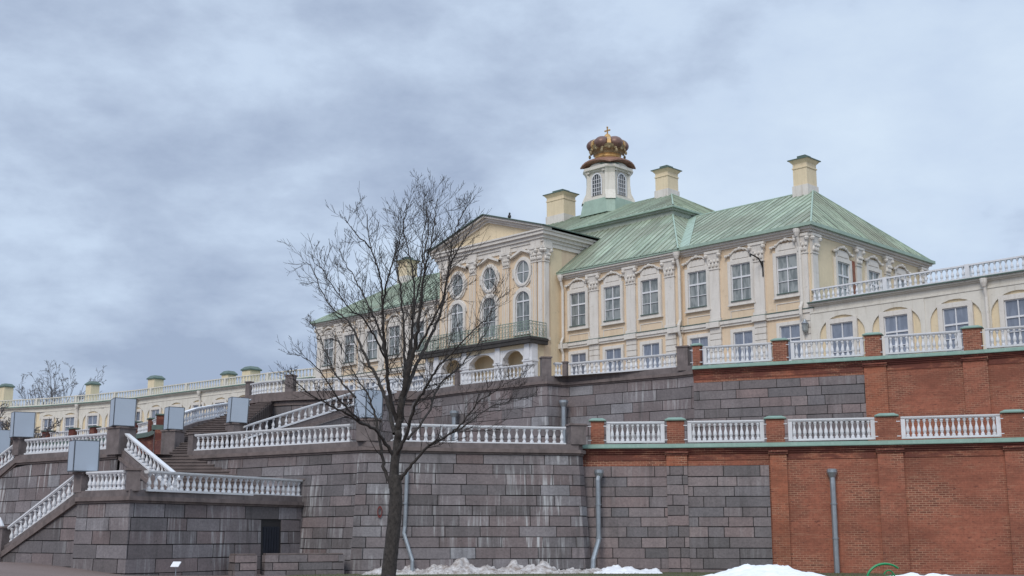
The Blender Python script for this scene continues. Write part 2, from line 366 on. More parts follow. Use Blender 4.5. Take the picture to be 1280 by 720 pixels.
def offset(path, w):
    """shift a polyline by w to the right of its direction of travel"""
    n = len(path); out = []
    for i in range(n):
        d = []
        if i > 0: d.append((path[i][0] - path[i - 1][0], path[i][1] - path[i - 1][1]))
        if i < n - 1: d.append((path[i + 1][0] - path[i][0], path[i + 1][1] - path[i][1]))
        ns = []
        for a, b in d:
            l = math.hypot(a, b) or 1; ns.append((b / l, -a / l))
        if len(ns) == 1: nx, ny = ns[0]; k = 1
        else:
            nx, ny = ns[0][0] + ns[1][0], ns[0][1] + ns[1][1]; l = math.hypot(nx, ny) or 1; nx /= l; ny /= l
            k = 1 / max(0.5, nx * ns[0][0] + ny * ns[0][1])
        out.append((path[i][0] + nx * w * k, path[i][1] + ny * w * k))
    return out
def arclen(path):
    L = [0]
    for a, b in zip(path, path[1:]): L.append(L[-1] + math.hypot(b[0] - a[0], b[1] - a[1]))
    return L
def at_len(path, L, s):
    s = max(0, min(L[-1], s))
    for i in range(len(L) - 1):
        if s <= L[i + 1] + 1e-9:
            t = (s - L[i]) / max(1e-9, L[i + 1] - L[i]); a, b = path[i], path[i + 1]
            return tuple(a[k] + (b[k] - a[k]) * t for k in range(len(a)))
    return path[-1]
def subdiv(path, step):
    L = arclen(path); n = max(1, int(L[-1] / step)); return [at_len(path, L, L[-1] * i / n) for i in range(n + 1)]
def stone_face(mb, path, z0, ztop, rnd, ch=0.52, batter=0.0, off=0.0, lens=(0.8, 1.9), thick=0.045, joint=0.034, holes=(), backing=True, seed_tone=None):
    """coursed blocks on the right-hand side of path. ztop: number or function of arclength"""
    L = arclen(path); T = ztop if callable(ztop) else (lambda s: ztop)
    zmax = max(T(L[-1] * i / 20) for i in range(21)); cache = {}
    def pos(s, z, o):
        w = round(off + o + batter * (zmax - z) / max(0.01, zmax - z0), 4)
        if w not in cache: cache[w] = offset(path, w)
        p = at_len(cache[w], arclen2(cache[w], L), s)   # same parameter
        return (p[0], p[1], z)
    def arclen2(pp, L): return L
    if backing:
        for i in range(len(path) - 1):
            k = max(1, int((L[i + 1] - L[i]) / 1.5))
            for j in range(k):
                a = L[i] + (L[i + 1] - L[i]) * j / k; b = L[i] + (L[i + 1] - L[i]) * (j + 1) / k
                mb.face([pos(a, z0, 0), pos(b, z0, 0), pos(b, T(b), 0), pos(a, T(a), 0)], tone=0.0)
    nz = max(1, round((zmax - z0) / ch)); h = (zmax - z0) / nz
    hs = [h * (1 + rnd.uniform(-0.07, 0.07)) for _ in range(nz)]; kx = (zmax - z0) / sum(hs); hs = [x * kx for x in hs]
    zb = z0
    for c in range(nz):
        zt = zb + hs[c]; s = -rnd.uniform(0, lens[0])
        while s < L[-1]:
            ln = rnd.uniform(*lens); a, b = max(0, s) + joint / 2, min(L[-1], s + ln) - joint / 2; s += ln
            if b - a < 0.03: continue
            if a - joint < 0.03: a = 0.0
            if L[-1] - b < 0.05: b = L[-1]
            segs = [(a, b)]
            for (h0, h1, hz0, hz1) in holes:
                if zb < hz1 - 0.05 and zt > hz0 + 0.05:
                    ns = []
                    for x, y in segs:
                        if y <= h0 or x >= h1: ns.append((x, y)); continue
                        if x < h0 - 0.1: ns.append((x, h0))
                        if y > h1 + 0.1: ns.append((h1, y))
                    segs = ns
            tone = 0.10 + 0.9 * rnd.random()
            for x, y in segs:
                za, zz = zb + joint / 2, zt - joint / 2
                jt = lambda: rnd.uniform(-.010, .010)
                poly = [(x, za + jt()), (y, za + jt()), (y, zz + jt()), (x, zz + jt())]
                # clip below the sloping top
                cl = []
                for i in range(4):
                    p, q = poly[i], poly[(i + 1) % 4]; dp = T(p[0]) - p[1]; dq = T(q[0]) - q[1]
                    if dp >= -1e-6: cl.append(p)
                    if (dp > 1e-6) != (dq > 1e-6) and abs(dp - dq) > 1e-9:
                        t = dp / (dp - dq)
                        if 0 < t < 1: cl.append((p[0] + (q[0] - p[0]) * t, p[1] + (q[1] - p[1]) * t))
                if len(cl) < 3: continue
                # corners of the path inside the block
                pl = []
                for i in range(len(cl)):
                    p, q = cl[i], cl[(i + 1) % len(cl)]; pl.append(p)
                    if abs(p[0] - q[0]) > 1e-6:
                        inn = sorted([l for l in L if min(p[0], q[0]) + 1e-4 < l < max(p[0], q[0]) - 1e-4], reverse=q[0] < p[0])
                        for l in inn: pl.append((l, p[1] + (q[1] - p[1]) * (l - p[0]) / (q[0] - p[0])))
                br = [x] + [l for l in L if x + 1e-4 < l < y - 1e-4] + [y]
                pr = thick * (0.85 + 0.35 * rnd.random())
                if len(br) == 2: mb.face([pos(q[0], q[1], pr) for q in pl], uv=[q for q in pl], tone=tone)
                else:
                    for u0, u1 in zip(br, br[1:]):
                        sub = sorted([q for q in pl if u0 - 1e-4 <= q[0] <= u1 + 1e-4], key=lambda q: 0)
                        if len(sub) >= 3: mb.face([pos(min(max(q[0], u0 + 1e-5), u1 - 1e-5), q[1], pr) for q in sub], uv=sub, tone=tone)
                m_ = len(pl)
                for i in range(m_):
                    p, q = pl[i], pl[(i + 1) % m_]
                    mb.face([pos(p[0], p[1], 0), pos(q[0], q[1], 0), pos(q[0], q[1], pr), pos(p[0], p[1], pr)], tone=tone)
        zb = zt
# ---------------------------------------------------------------- balustrades
BAL = [(0.0, 0.0), (0.085, 0.0), (0.085, 0.07), (0.05, 0.09), (0.062, 0.14), (0.088, 0.20), (0.078, 0.28), (0.042, 0.38), (0.034, 0.46), (0.058, 0.49), (0.05, 0.51), (0.08, 0.53), (0.08, 0.60), (0.0, 0.60)]
_b = MB(); _b.lathe(BAL, n=8, rot=math.pi / 8); BMESH = _b.mesh('baluster', smooth=False); BMESH.materials.append(m_whiteB)
_b = MB(); _b.lathe([(r, z * 1.03 + 0.0) for r, z in BAL], n=8, rot=math.pi / 8); BMESH2 = _b.mesh('baluster_round', smooth=False); BMESH2.materials.append(m_whiteB)
def balustrade(path, label, spacing=0.34, H=0.80, group=None, ends=False, sc_=1.0, name='balustrade', parent=None, mesh=None, far=False):
    """path: (x,y,z of the top of the rail)"""
    lo = (path[0][0], path[0][1], min(p[2] for p in path) - H)
    e = parent or thing(name, label, 'balustrade', lo, group)
    top = MB(); top.sweep(path, -0.13, 0.13, -0.07, 0.0); top.sweep(path, -0.10, 0.10, -0.115, -0.07); top.build('top_rail', m_whiteB, e)
    bot = MB(); bot.sweep(path, -0.11, 0.11, -H, -H + 0.085); bot.build('bottom_rail', m_whiteB, e)
    L = arclen(path); n = max(2, int(round(L[-1] / spacing)))
    bh = H - 0.115 - 0.085; k = bh / 0.60
    if ends:
        for s in (0.09, L[-1] - 0.09):
            p = at_len(path, L, s); q = MB(); d = at_len(path, L, min(L[-1], s + 0.1)); c = at_len(path, L, max(0, s - 0.1))
            a = math.atan2(d[1] - c[1], d[0] - c[0]); q.M = Matrix.Translation((p[0], p[1], p[2])) @ Matrix.Rotation(a, 4, 'Z')
            q.box(-0.09, 0.09, -0.105, 0.105, -H + 0.085, -0.115); q.build('end_post', m_whiteB, e)
    if far:
        q = MB()
        for i in range(n):
            p = at_len(path, L, L[-1] * (i + 0.5) / n); q.lathe([(r * 1.1, z * k) for r, z in BAL[1:-1:2]], (p[0], p[1], p[2] - H + 0.085), 5)
        q.build('baluster_row', m_whiteB, e); return e
    off = wloc(e)
    for i in range(n):
        s = (L[-1] - (0.30 if ends else 0)) * (i + 0.5) / n + (0.15 if ends else 0)
        p = at_len(path, L, s)
        o = bpy.data.objects.new('baluster', BMESH); col.objects.link(o); o.parent = e
        o.location = Vector((p[0], p[1], p[2] - H + 0.085)) - off; o.scale = (sc_, sc_, k); o.rotation_euler = (random.Random(i * 7 + len(label)).uniform(-.02, .02), 0, random.Random(i).uniform(-.3, .3))
    return e
def pedestal(x, y, z0, z1, w, ang, label, mtl=None, cap=0.08, group=None, d=None, name='pedestal'):
    e = thing(name, label, 'pedestal', (x, y, z0), group)
    M = Matrix.Translation((x, y, 0)) @ Matrix.Rotation(ang, 4, 'Z'); d = d or w
    b = MB(M); b.box(-w / 2, w / 2, -d / 2, d / 2, z0, z1 - cap); b.build('shaft', mtl or m_ped, e)
    b = MB(M); b.box(-w / 2 - .05, w / 2 + .05, -d / 2 - .05, d / 2 + .05, z1 - cap, z1); b.build('cap', m_cope if mtl is None else mtl, e)
    return e
def brick_pier(x, y, z0, z1, w, ang, label, group):
    e = thing('brick_pier', label, 'pier', (x, y, z0), group)
    M = Matrix.Translation((x, y, 0)) @ Matrix.Rotation(ang, 4, 'Z')
    b = MB(M); b.box(-w / 2, w / 2, -0.24, 0.24, z0, z1 - 0.10); b.build('brick_shaft', m_brick, e)
    c = MB(M); q = w / 2 + 0.09; c.box(-q, q, -0.33, 0.33, z1 - 0.10, z1 - 0.05)
    c.prism([(-q, -.33), (q, -.33), (q, .33), (-q, .33)], z1 - 0.05, z1 + 0.05, top=[(-q * .6, -.15), (q * .6, -.15), (q * .6, .15), (-q * .6, .15)]); c.build('metal_cap', m_flash, e)
    for sx in (-1, 1):
        for z in (z0 + 0.3, z1 - 0.35):
            k = MB(M); xa_ = sorted((sx * (w / 2 - .03), sx * (w / 2 + 0.13))); k.box(xa_[0], xa_[1], -0.262, -0.245, z, z + 0.035); k.build('iron_tie', m_whiteB, e)
    return e
def ang_at(path, s):
    L = arclen(path); a = at_len(path, L, s - 0.15); b = at_len(path, L, s + 0.15); return math.atan2(b[1] - a[1], b[0] - a[0])

# ================================================================== GROUND
def gz(x, y):
    t = max(0.0, min(1.0, (-x - 11.0) / 10.0)); return 0.55 * t * t * (3 - 2 * t)
g = MB(); xs = [-1500, -300, -90, -60] + [-45 + 1.5 * i for i in range(40)] + [25, 50, 100, 400, 1500]; ys = [-200, -50, -10, 10, 30, 40, 46, 50, 54, 58, 64, 75, 100, 160, 400, 1500, 3000]
for i in range(len(xs) - 1):
    for j in range(len(ys) - 1):
        q = [(xs[i], ys[j]), (xs[i + 1], ys[j]), (xs[i + 1], ys[j + 1]), (xs[i], ys[j + 1])]
        g.face([(a, b, gz(a, b)) for a, b in q], uv=q)
structure(g.build('ground', m_ground))
rnd = random.Random(5)
t = MB(); n = 60; px = [(-9.3 + 26 * i / n) for i in range(n + 1)]
fr = [(x, 33 + 1.0 * math.sin(x * .8) + rnd.uniform(-.3, .3)) for x in px]
back = [(x, 54.6 if x < -6 else 57.5) for x in px]
for i in range(n):
    for a, b in ((0, .5), (.5, 1)):
        q = []
        for (p, k) in ((i, a), (i + 1, a), (i + 1, b), (i, b)): q.append((fr[p][0], fr[p][1] + (back[p][1] - fr[p][1]) * k))
        t.face([(x, y, gz(x, y) + 0.006) for x, y in q], uv=q)
structure(t.build('turf_strip', m_turf))
gb = MB()
for i in range(9000):
    x = rnd.uniform(-9, 16); y = rnd.uniform(34, 54.3 if x < -6 else 56); z = gz(x, y); h = rnd.uniform(.03, .09); a = rnd.uniform(0, 6.28); w_ = .012
    gb.face([(x - w_ * math.cos(a), y - w_ * math.sin(a), z), (x + w_ * math.cos(a), y + w_ * math.sin(a), z), (x + rnd.uniform(-.04, .04), y + rnd.uniform(-.04, .04), z + h)])
structure(gb.build('grass', m_blade), 'stuff')

# ================================================================== LOWER TERRACE (floor 5.5)
ZL = 5.5; ZU = 10.6
W2 = [(-15.9, 61.4), (-6.75, 55.0)]
GL = [(-6.75, 55.0), (-6.35, 54.72), (-5.5, 54.85), (-1.5, 56.05), (1.0, 56.55), (2.3, 56.8), (3.0, 57.0), (3.2, 57.4), (3.2, 58.3)]
BL = [(2.7, 57.85), (7.5, 57.35), (11.9, 56.55), (16.7, 55.3), (21.3, 53.8), (27, 51.6), (33, 49)]
GU = [(-8.0, 81.2), (-6.3, 79.2), (-3.4, 75.7), (1.4, 71.2), (2.0, 70.75), (2.75, 71.3), (3.2, 71.45), (9.0, 67.2), (9.85, 66.32)]
BU = [(9.75, 66.25), (13.9, 64.45), (18.4, 62.55), (22.7, 60.45), (24.8, 59.25), (30, 56), (36, 52)]
lf = MB(); poly = [(p[0], p[1]) for p in [(-15.9, 61.6), (-6.7, 55.2), (-1.5, 56.3), (3.3, 57.4), (3.7, 58.0)] + [(x, y + .3) for x, y in BL[1:]] + [(36, 51.8), (30, 56.2), (22.7, 60.7), (9.8, 66.8), (2.0, 71.1), (-3.4, 76), (-8, 81.4), (-15.0, 69.2), (-15.9, 63)]]
lf.face([(x, y, ZL) for x, y in poly]); structure(lf.build('lower_terrace_paving', m_paving))
uf = MB(); poly = [(-9, 83.4), (-3.4, 76.1), (2.0, 71.2), (9.8, 67)] + [(x, y + .3) for x, y in BU[1:]] + [(60, 60), (60, 160), (-20, 160), (-22, 112), (-10, 90)]
uf.face([(x, y, ZU) for x, y in poly]); structure(uf.build('upper_terrace_paving', m_paving))

rnd = random.Random(11)
def granite_wall(name_label, path, z0, zt, batter, mtl, rnd, coping=True, cope_z=(0.0, 0.25), plinth=0.25, holes=(), ch=0.52, lens=(0.8, 1.9), group=None, thickness=0.9, wall_name='granite_wall'):
    e = thing(wall_name, name_label, 'wall', (path[0][0], path[0][1], z0), group)
    m = MB(); stone_face(m, path, z0, zt, rnd, ch=ch, batter=batter, holes=holes, lens=lens)
    inner = offset(path, -thickness); zc = zt if not callable(zt) else None
    if zc:
        for i in range(len(path) - 1):
            m.face([(*path[i], zc), (*path[i + 1], zc), (*inner[i + 1], zc), (*inner[i], zc)], tone=0.4)
            m.face([(*inner[i + 1], z0), (*inner[i], z0), (*inner[i], zc), (*inner[i + 1], zc)], tone=0.4)
    m.build('stone_facing', mtl, e)
    if coping and zc:
        p3 = [(x, y, zc) for x, y in path]
        c = MB(); c.sweep(p3, -0.5, 0.10, 0, 0.09); c.sweep(p3, -0.5, 0.19, 0.09, 0.25); c.build('coping', m_cope, e)
        c = MB(); c.sweep(p3, -0.42, 0.05, 0.25, 0.25 + plinth); c.build('plinth', m_ped, e)
    return e
granite_wall('battered dark granite bastion wall with white lime runs, behind the tall bare tree', GL, -0.3, 5.2, 0.38, m_granB, rnd, ch=0.47)
granite_wall('granite wall left of the bare tree rising behind the landing with the dark doorway', W2, -0.3, 5.2, 0.38, m_gran, rnd, ch=0.47)
# rail of the bastion and of the wall beside the stairs
def zrail(path, z): return [(x, y, z) for x, y in path]
inG = offset(GL, -0.17)
balustrade(zrail([(-5.35, 55.05), (-1.55, 56.22), (1.0, 56.74), (2.45, 57.0)], 6.5), 'white balustrade on the bastion behind the bare tree, above the lime-streaked granite', 0.345, 0.82)
balustrade(zrail([(-15.55, 61.35), (-7.15, 55.45)], 6.5), 'long white balustrade left of the tree, directly above the landing with the dark doorway', 0.345, 0.82)
pedestal(-6.35, 55.15, 5.7, 6.67, 1.0, R(0), 'granite corner pedestal under the boarded box behind the tree trunk')
pedestal(2.95, 57.25, 5.7, 6.65, 0.72, R(15), 'granite pedestal ending the bastion balustrade beside the first lower brick pier')
pedestal(-15.75, 61.55, 5.45, 6.6, 0.36, R(-35), 'slim granite post at the stair end of the long white balustrade')
# number painted on a stone
q = MB(); c0_ = (-5.72, 54.50, 2.62)
for i in range(18):
    a0, a1 = 2 * math.pi * i / 18, 2 * math.pi * (i + 1) / 18
    for r_ in ((0.5, 1.0),):
        P_ = lambda a, k: (c0_[0] + 0.11 * k * math.cos(a), c0_[1] + 0.11 * k * math.cos(a) * 0.3 - 0.0, c0_[2] + 0.26 * k * math.sin(a))
        q.face([P_(a0, .62), P_(a1, .62), P_(a1, 1), P_(a0, 1)]); q.face([(x, y + .012, z) for x, y, z in (P_(a1, .62), P_(a0, .62), P_(a0, 1), P_(a1, 1))])
tag(q.build('painted_number', m_red), 'small red number 0 painted on the granite left of the tree trunk', 'painted mark')

def brick_terrace(label, path, z0, zt, gr_len, gr_top, pil, rnd, seed):
    """brick retaining wall with a granite-faced start, pilasters, cornice and flashing"""
    e = thing('brick_wall', label, 'wall', (path[0][0], path[0][1], z0)); L = arclen(path)
    def sub(a, b): return [(*at_len(path, L, a),)] + [path[i] for i in range(len(path)) if a + .05 < L[i] < b - .05] + [(*at_len(path, L, b),)]
    b = MB(); p = [(x, y, z0) for x, y in path]; b.sweep(p, -0.9, 0.0, 0, zt - 0.55 - z0); b.build('brickwork', m_brick, e)
    b = MB(); b.sweep([(x, y, zt) for x, y in path], -0.9, 0.03, -0.55, -0.25); b.build('damp_frieze', m_brickF, e)
    b = MB(); b.sweep([(x, y, zt) for x, y in path], -0.9, 0.09, -0.25, -0.16); b.sweep([(x, y, zt) for x, y in path], -0.9, 0.16, -0.16, -0.08); b.sweep([(x, y, zt) for x, y in path], -0.9, 0.22, -0.08, 0.0); b.build('brick_cornice', m_brickW, e)
    g_ = MB(); stone_face(g_, sub(0, gr_len), z0, gr_top, rnd, ch=0.47, off=0.02, lens=(0.7, 2.2), backing=True); g_.build('granite_facing', m_granP, e)
    for s, wd, kind in pil:
        q = sub(s - wd / 2, s + wd / 2)
        m = MB(); top = zt - 0.30
        if kind == 'granite':
            m.sweep([(x, y, gr_top) for x, y in q], 0.0, 0.16, 0, top - gr_top); m.build('pilaster', m_brickO, e)
            m = MB(); stone_face(m, q, z0, gr_top, rnd, ch=0.47, off=0.09, lens=(.5, 1.1)); 
            L2 = arclen(q)
            o1, o2 = offset(q, 0.0), offset(q, 0.10)
            for k in (0, -1): m.face([(*o1[k], z0), (*o2[k], z0), (*o2[k], gr_top), (*o1[k], gr_top)], tone=.5)
            m.build('granite_pilaster', m_granP, e)
        else:
            m.sweep([(x, y, z0) for x, y in q], 0.0, 0.13, 0, top - z0); m.build('pilaster', m_brickO if kind == 'orange' else m_brick, e)
        m = MB(); q2 = sub(s - wd / 2 - .06, s + wd / 2 + .06); m.sweep([(x, y, top) for x, y in q2], 0.0, 0.20, -0.02, 0.07); m.sweep([(x, y, top) for x, y in q2], 0.0, 0.26, 0.07, 0.14); m.build('pilaster_capital', m_brickW, e)
    f_ = MB(); pp = [(x, y, zt) for x, y in path]
    f_.sweep(pp, -0.9, 0.30, 0.0, 0.035)
    A, B = offset(path, 0.27), offset(path, 0.14)
    for i in range(len(path) - 1): f_.face([(*A[i], zt + .035), (*A[i + 1], zt + .035), (*B[i + 1], zt + .20), (*B[i], zt + .20)])
    f_.sweep(pp, -0.5, 0.14, 0.03, 0.205); f_.build('flashing', m_flash, e)
    return e
rl = random.Random(3)
Lb = arclen(BL)
def s_of(path, x):
    for i in range(len(path) - 1):
        if path[i][0] <= x <= path[i + 1][0]: return arclen(path)[i] + (x - path[i][0]) / (path[i + 1][0] - path[i][0]) * (arclen(path)[i + 1] - arclen(path)[i])
pL = [(3.98, .62), (7.56, .80), (12.0, .82), (16.72, .86), (21.7, .86), (27.5, .86)]
brick_terrace('long red brick wall of the lower terrace, faced with granite at its left end', BL, -0.3, 5.55, s_of(BL, 11.62), 4.75,
              [(s_of(BL, 7.56), 0.95, 'granite'), (s_of(BL, 12.05), 0.75, 'orange'), (s_of(BL, 16.75), 1.1, 'brick'), (s_of(BL, 21.75), 1.1, 'brick'), (s_of(BL, 27.5), 1.1, 'brick')], rl, 3)
ordw = ['first', 'second', 'third', 'fourth', 'fifth', 'sixth']
inL = offset(BL, -0.05)
def on(path, x):
    L = arclen(path); s = s_of(path, x); p = at_len(path, L, s); return p, ang_at(path, s), s
for i, (x, w_) in enumerate(pL):
    p, a, s = on(BL, x)
    brick_pier(p[0], p[1] + .12, 5.62, 6.92, w_, a, '%s brick pier from the left along the lower terrace balustrade' % ordw[i], 'brick piers of the lower terrace')
def panels(path, ps, ztop, H, spacing, lab, group):
    L = arclen(path); off_ = offset(path, -0.12)
    for i in range(len(ps) - 1):
        s0 = on(path, ps[i][0])[2] + ps[i][1] / 2 + 0.13; s1 = on(path, ps[i + 1][0])[2] - ps[i + 1][1] / 2 - 0.13
        if i == 0: s0 -= 0.05
        pts = [at_len(off_, L, s0)] + [off_[k] for k in range(len(L)) if s0 + .1 < L[k] < s1 - .1] + [at_len(off_, L, s1)]
        balustrade([(x, y, ztop) for x, y in pts], lab % (ordw[i], ordw[i + 1]), spacing, H, group, ends=True)
panels(BL, pL, 6.80, 0.98, 0.26, 'white balustrade panel between the %s and %s brick piers of the lower terrace', 'white panels of the lower brick terrace')

# ---------------- upper terrace walls
ru = random.Random(8)
granite_wall('high granite wall of the upper terrace seen behind the bastion balustrade and tree', GU, 5.4, 10.05, 0.18, m_gran, ru, ch=0.62, lens=(1.0, 2.4), plinth=0.33)
RU = 11.45
for pts, lab in [([(3.35, 71.5), (9.05, 67.45)], 'white balustrade on the upper granite wall right of the centre pedestal, before the brick'),
                 ([(-3.1, 75.55), (1.35, 71.45)], 'white balustrade on the upper granite wall in front of the arched portico'),
                 ([(-7.8, 81.4), (-6.2, 79.45), (-3.6, 76.1)], 'white balustrade on the upper granite wall seen through the tree crown')]:
    balustrade(zrail(pts, RU), lab, 0.30, 0.80)
balustrade(zrail([(2.45, 71.25), (2.85, 71.45)], RU), 'very short white balustrade piece between the centre pedestal and the slim post', 0.2, 0.80)
pedestal(1.95, 71.15, 10.4, 11.75, 0.56, R(10), 'granite corner pedestal at the bend of the upper terrace wall, right of the portico')
pedestal(3.1, 71.6, 10.4, 11.55, 0.26, R(-25), 'slim dark post just right of the corner pedestal on the upper granite wall')
pedestal(-3.35, 75.85, 10.4, 11.6, 0.26, R(-45), 'slim dark post on the upper granite wall behind the tree, below the arched portico')
pedestal(9.4, 67.05, 10.4, 11.75, 0.62, R(-30), 'granite pedestal where the upper granite wall meets the brick piers')
pU = [(10.0, .42), (14.1, .74), (18.45, .80), (22.75, .86), (27.3, .86), (32, .86)]
brick_terrace('red brick wall of the upper terrace above the lower balustrade, granite patch at its left end', BU, 5.4, 10.35, s_of(BU, 18.0), 9.65,
              [(s_of(BU, 18.45), 1.1, 'orange'), (s_of(BU, 22.75), 1.15, 'brick'), (s_of(BU, 27.3), 1.15, 'brick')], ru, 4)
for i, (x, w_) in enumerate(pU):
    p, a, s = on(BU, x)
    brick_pier(p[0], p[1] + .12, 10.42, 11.74, w_, a, '%s brick pier from the left along the upper terrace balustrade' % ordw[i], 'brick piers of the upper terrace')
panels(BU, pU, 11.6, 0.98, 0.28, 'white balustrade panel between the %s and %s brick piers of the upper terrace', 'white panels of the upper brick terrace')

# ================================================================== GRAND STAIR
rs = random.Random(21)
# landing: left part + right part with the doorway
L1 = [(-17.2, 49.95), (-14.6, 48.05), (-9.3, 57.0)]
LL = arclen(L1); dirx = Vector((L1[2][0] - L1[1][0], L1[2][1] - L1[1][1])).normalized()
dS0 = LL[1] + 7.35; dS1 = dS0 + 1.30
def lenpos(path, s): return at_len(path, arclen(path), s)
e = granite_wall('low granite landing wall in the left foreground with the dark doorway in its right end', L1, -0.3, 2.85, 0.14, m_gran, rs, ch=0.50, holes=[(dS0, dS1, 0.0, 2.30)], lens=(1.0, 2.4), plinth=0.25)
balustrade([(-16.85, 49.85, 4.1), (-14.95, 48.5, 4.1)], 'short white balustrade panel left of the reddish corner pedestal, beside the nearest boarded box', 0.26, 0.80)
balustrade([(-14.2, 48.65, 4.1), (-9.55, 56.8, 4.1)], 'white balustrade along the front landing, above the dark doorway', 0.345, 0.80)
pedestal(-14.6, 48.3, 3.3, 4.16, 0.50, R(20), 'reddish granite corner pedestal of the front landing between its two balustrades')
pedestal(-17.15, 50.15, 3.3, 4.1, 0.52, R(-36), 'granite pedestal under the nearest boarded box, at the head of the front flight')
pedestal(-9.45, 56.95, 3.1, 4.15, 0.36, R(60), 'granite end pedestal of the front landing balustrade against the high wall')
# doorway
a = lenpos(L1, dS0); b_ = lenpos(L1, dS1); nx = (dirx.y, -dirx.x)
d = thing('doorway', 'dark open doorway in the granite landing wall at lower left', 'door', (a[0], a[1], 0.6))
M = Matrix.Translation((a[0], a[1], 0)) @ Matrix.Rotation(math.atan2(dirx.y, dirx.x), 4, 'Z')
q = MB(M); q.box(0.0, 1.30, -0.03, 0.0, 0.1, 2.30); q.build('recess_shade', m_dark, d)  # flat near-black sheet: shade of the doorway put in as colour
q = MB(M); q.box(0.14, 1.16, -0.075, -0.035, 0.55, 2.0)
for k in range(6): q.box(0.16 + k * .168, 0.30 + k * .168, -0.10, -0.076, 0.58, 1.97)
q.build('door_leaf', m_door, d)
# landing floor
f_ = MB(); f_.face([(-17.2, 50, 3.1), (-14.6, 48.1, 3.1), (-9.4, 57.0, 3.1), (-10.2, 57.8, 3.1), (-15.0, 57.2, 3.1), (-18.5, 52.4, 3.1)]); structure(f_.build('landing_paving', m_paving))
f_ = MB(); f_.face([(-15.9, 61.6, ZL), (-15.2, 63.2, ZL), (-18.6, 63.2, ZL), (-25.4, 66, ZL), (-25.3, 64.5, ZL), (-18.8, 59.6, ZL)]); structure(f_.build('stair_landing_paving', m_paving))
# front-left flight parapet
FL = [(-21.15, 52.85), (-17.2, 49.95)]; Lf = arclen(FL)[-1]
e = thing('stair_parapet', 'sloping granite parapet wall of the front flight at lower left', 'wall', (-21.15, 52.85, 0.3))
m = MB(); stone_face(m, FL, -0.1, lambda s: 0.72 + (2.85 - 0.72) * s / Lf, rs, ch=0.50, batter=0.10, lens=(0.9, 2.0)); m.build('stone_facing', m_gran, e)
m = MB(); m.sweep([(-21.15, 52.85, 0.72), (-17.2, 49.95, 2.85)], -0.45, 0.18, 0.0, 0.24); m.build('coping', m_cope, e)
m = MB(); m.sweep([(-21.15, 52.85, 0.72), (-17.2, 49.95, 2.85)], -0.42, 0.05, 0.24, 0.48); m.build('plinth', m_ped, e)
balustrade([(-21.0, 52.85, 1.98), (-17.45, 50.25, 4.02)], 'sloping white balustrade descending to the ground at lower left', 0.32, 0.80)
pd = pedestal(-21.3, 53.0, 0.4, 2.0, 0.46, R(-36), 'low granite newel at the foot of the front flight, under a white cone')
q = MB(); q.lathe([(0.0, 0), (0.19, 0.0), (0.17, 0.06), (0.0, 0.38)], (-21.5, 53.0, 2.0), 10); tag(q.build('cone_finial', m_white), 'small white cone on the newel at the foot of the front flight', 'finial')
# front flight steps
st = MB(); n = 16; D1 = Vector((-3.95, 2.9, 0)).normalized(); W1 = Vector((0.0, 0.0, 0))
nrm = Vector((D1.y, -D1.x, 0))
nrm = Vector((0.592, 0.806, 0))
for i in range(n):
    z1 = 3.1 - (i + 1) * (3.1 - .5) / n + 0.0; a0 = Vector((-17.2, 50.1, 0)) + D1 * (i * 0.32); a1 = a0 + D1 * 0.34
    p = [a0, a1, a1 + nrm * 7.6, a0 + nrm * 7.6]; st.prism([(v.x, v.y) for v in p], -0.2, z1)
tag(st.build('stone_stairs', m_step), 'front flight of granite steps behind the sloping lower-left balustrade', 'stairs')
# left wall of the stair + its flights
LW = [(-33.4, 70.3), (-25.5, 64.55), (-18.75, 59.5)]; lw = arclen(LW)
def ztl(s): return 5.2 if s > lw[1] else 5.2 - (lw[1] - s) * 0.50
e = thing('granite_wall', 'tall granite wall at the left edge with long pale runs, behind the front flight', 'wall', (-25.5, 64.5, 0))
m = MB(); stone_face(m, LW, -0.2, ztl, rs, ch=0.62, batter=0.30, lens=(0.9, 1.8)); m.build('stone_facing', m_granB, e)
m = MB(); p = [(-33.4, 70.3, ztl(0)), (-25.5, 64.55, 5.2), (-18.75, 59.5, 5.2)]; m.sweep(p, -0.5, 0.1, 0, 0.09); m.sweep(p, -0.5, 0.18, 0.09, 0.25); m.build('coping', m_cope, e)
m = MB(); m.sweep(p, -0.42, 0.05, 0.25, 0.50); m.build('plinth', m_ped, e)
balustrade([(-25.1, 64.45, 6.5), (-19.1, 59.95, 6.5)], 'white balustrade at far left between the two boarded boxes, on the tall granite wall', 0.30, 0.80)
balustrade([(-33.0, 70.2, 2.75), (-25.9, 65.05, 6.3)], 'sloping white balustrade running off the left edge of the picture', 0.32, 0.80)
pedestal(-25.55, 64.8, 5.7, 6.6, 0.55, R(-36), 'granite pedestal under the boarded box at far left, where the sloping balustrade starts')
pedestal(-18.75, 59.75, 5.4, 6.72, 0.95, R(-36), 'tall granite pedestal under the big boarded box at the head of the steep white rail')
# flight rail D going down to the right
Dp = [(-18.6, 59.4), (-15.0, 56.5)]; Ld = arclen(Dp)[-1]
e = thing('stair_parapet', 'steep granite stringer under the white rail that drops to the front landing', 'wall', (-18.6, 59.4, 3.1))
m = MB(); stone_face(m, Dp, 3.1, lambda s: 5.15 - (5.15 - 2.86) * s / Ld, rs, ch=0.5, lens=(1, 2)); m.build('stone_facing', m_gran, e)
p = [(-18.6, 59.4, 5.15), (-15.0, 56.5, 2.86)]; m = MB(); m.sweep(p, -0.45, 0.14, 0.0, 0.18); m.build('coping', m_cope, e)
m = MB(); m.sweep(p, -0.42, 0.05, 0.18, 0.50); m.build('plinth', m_ped, e)
balustrade([(-18.35, 59.35, 6.4), (-15.0, 56.65, 4.20)], 'steep white balustrade dropping right from the big boarded box to the front landing', 0.30, 0.80)
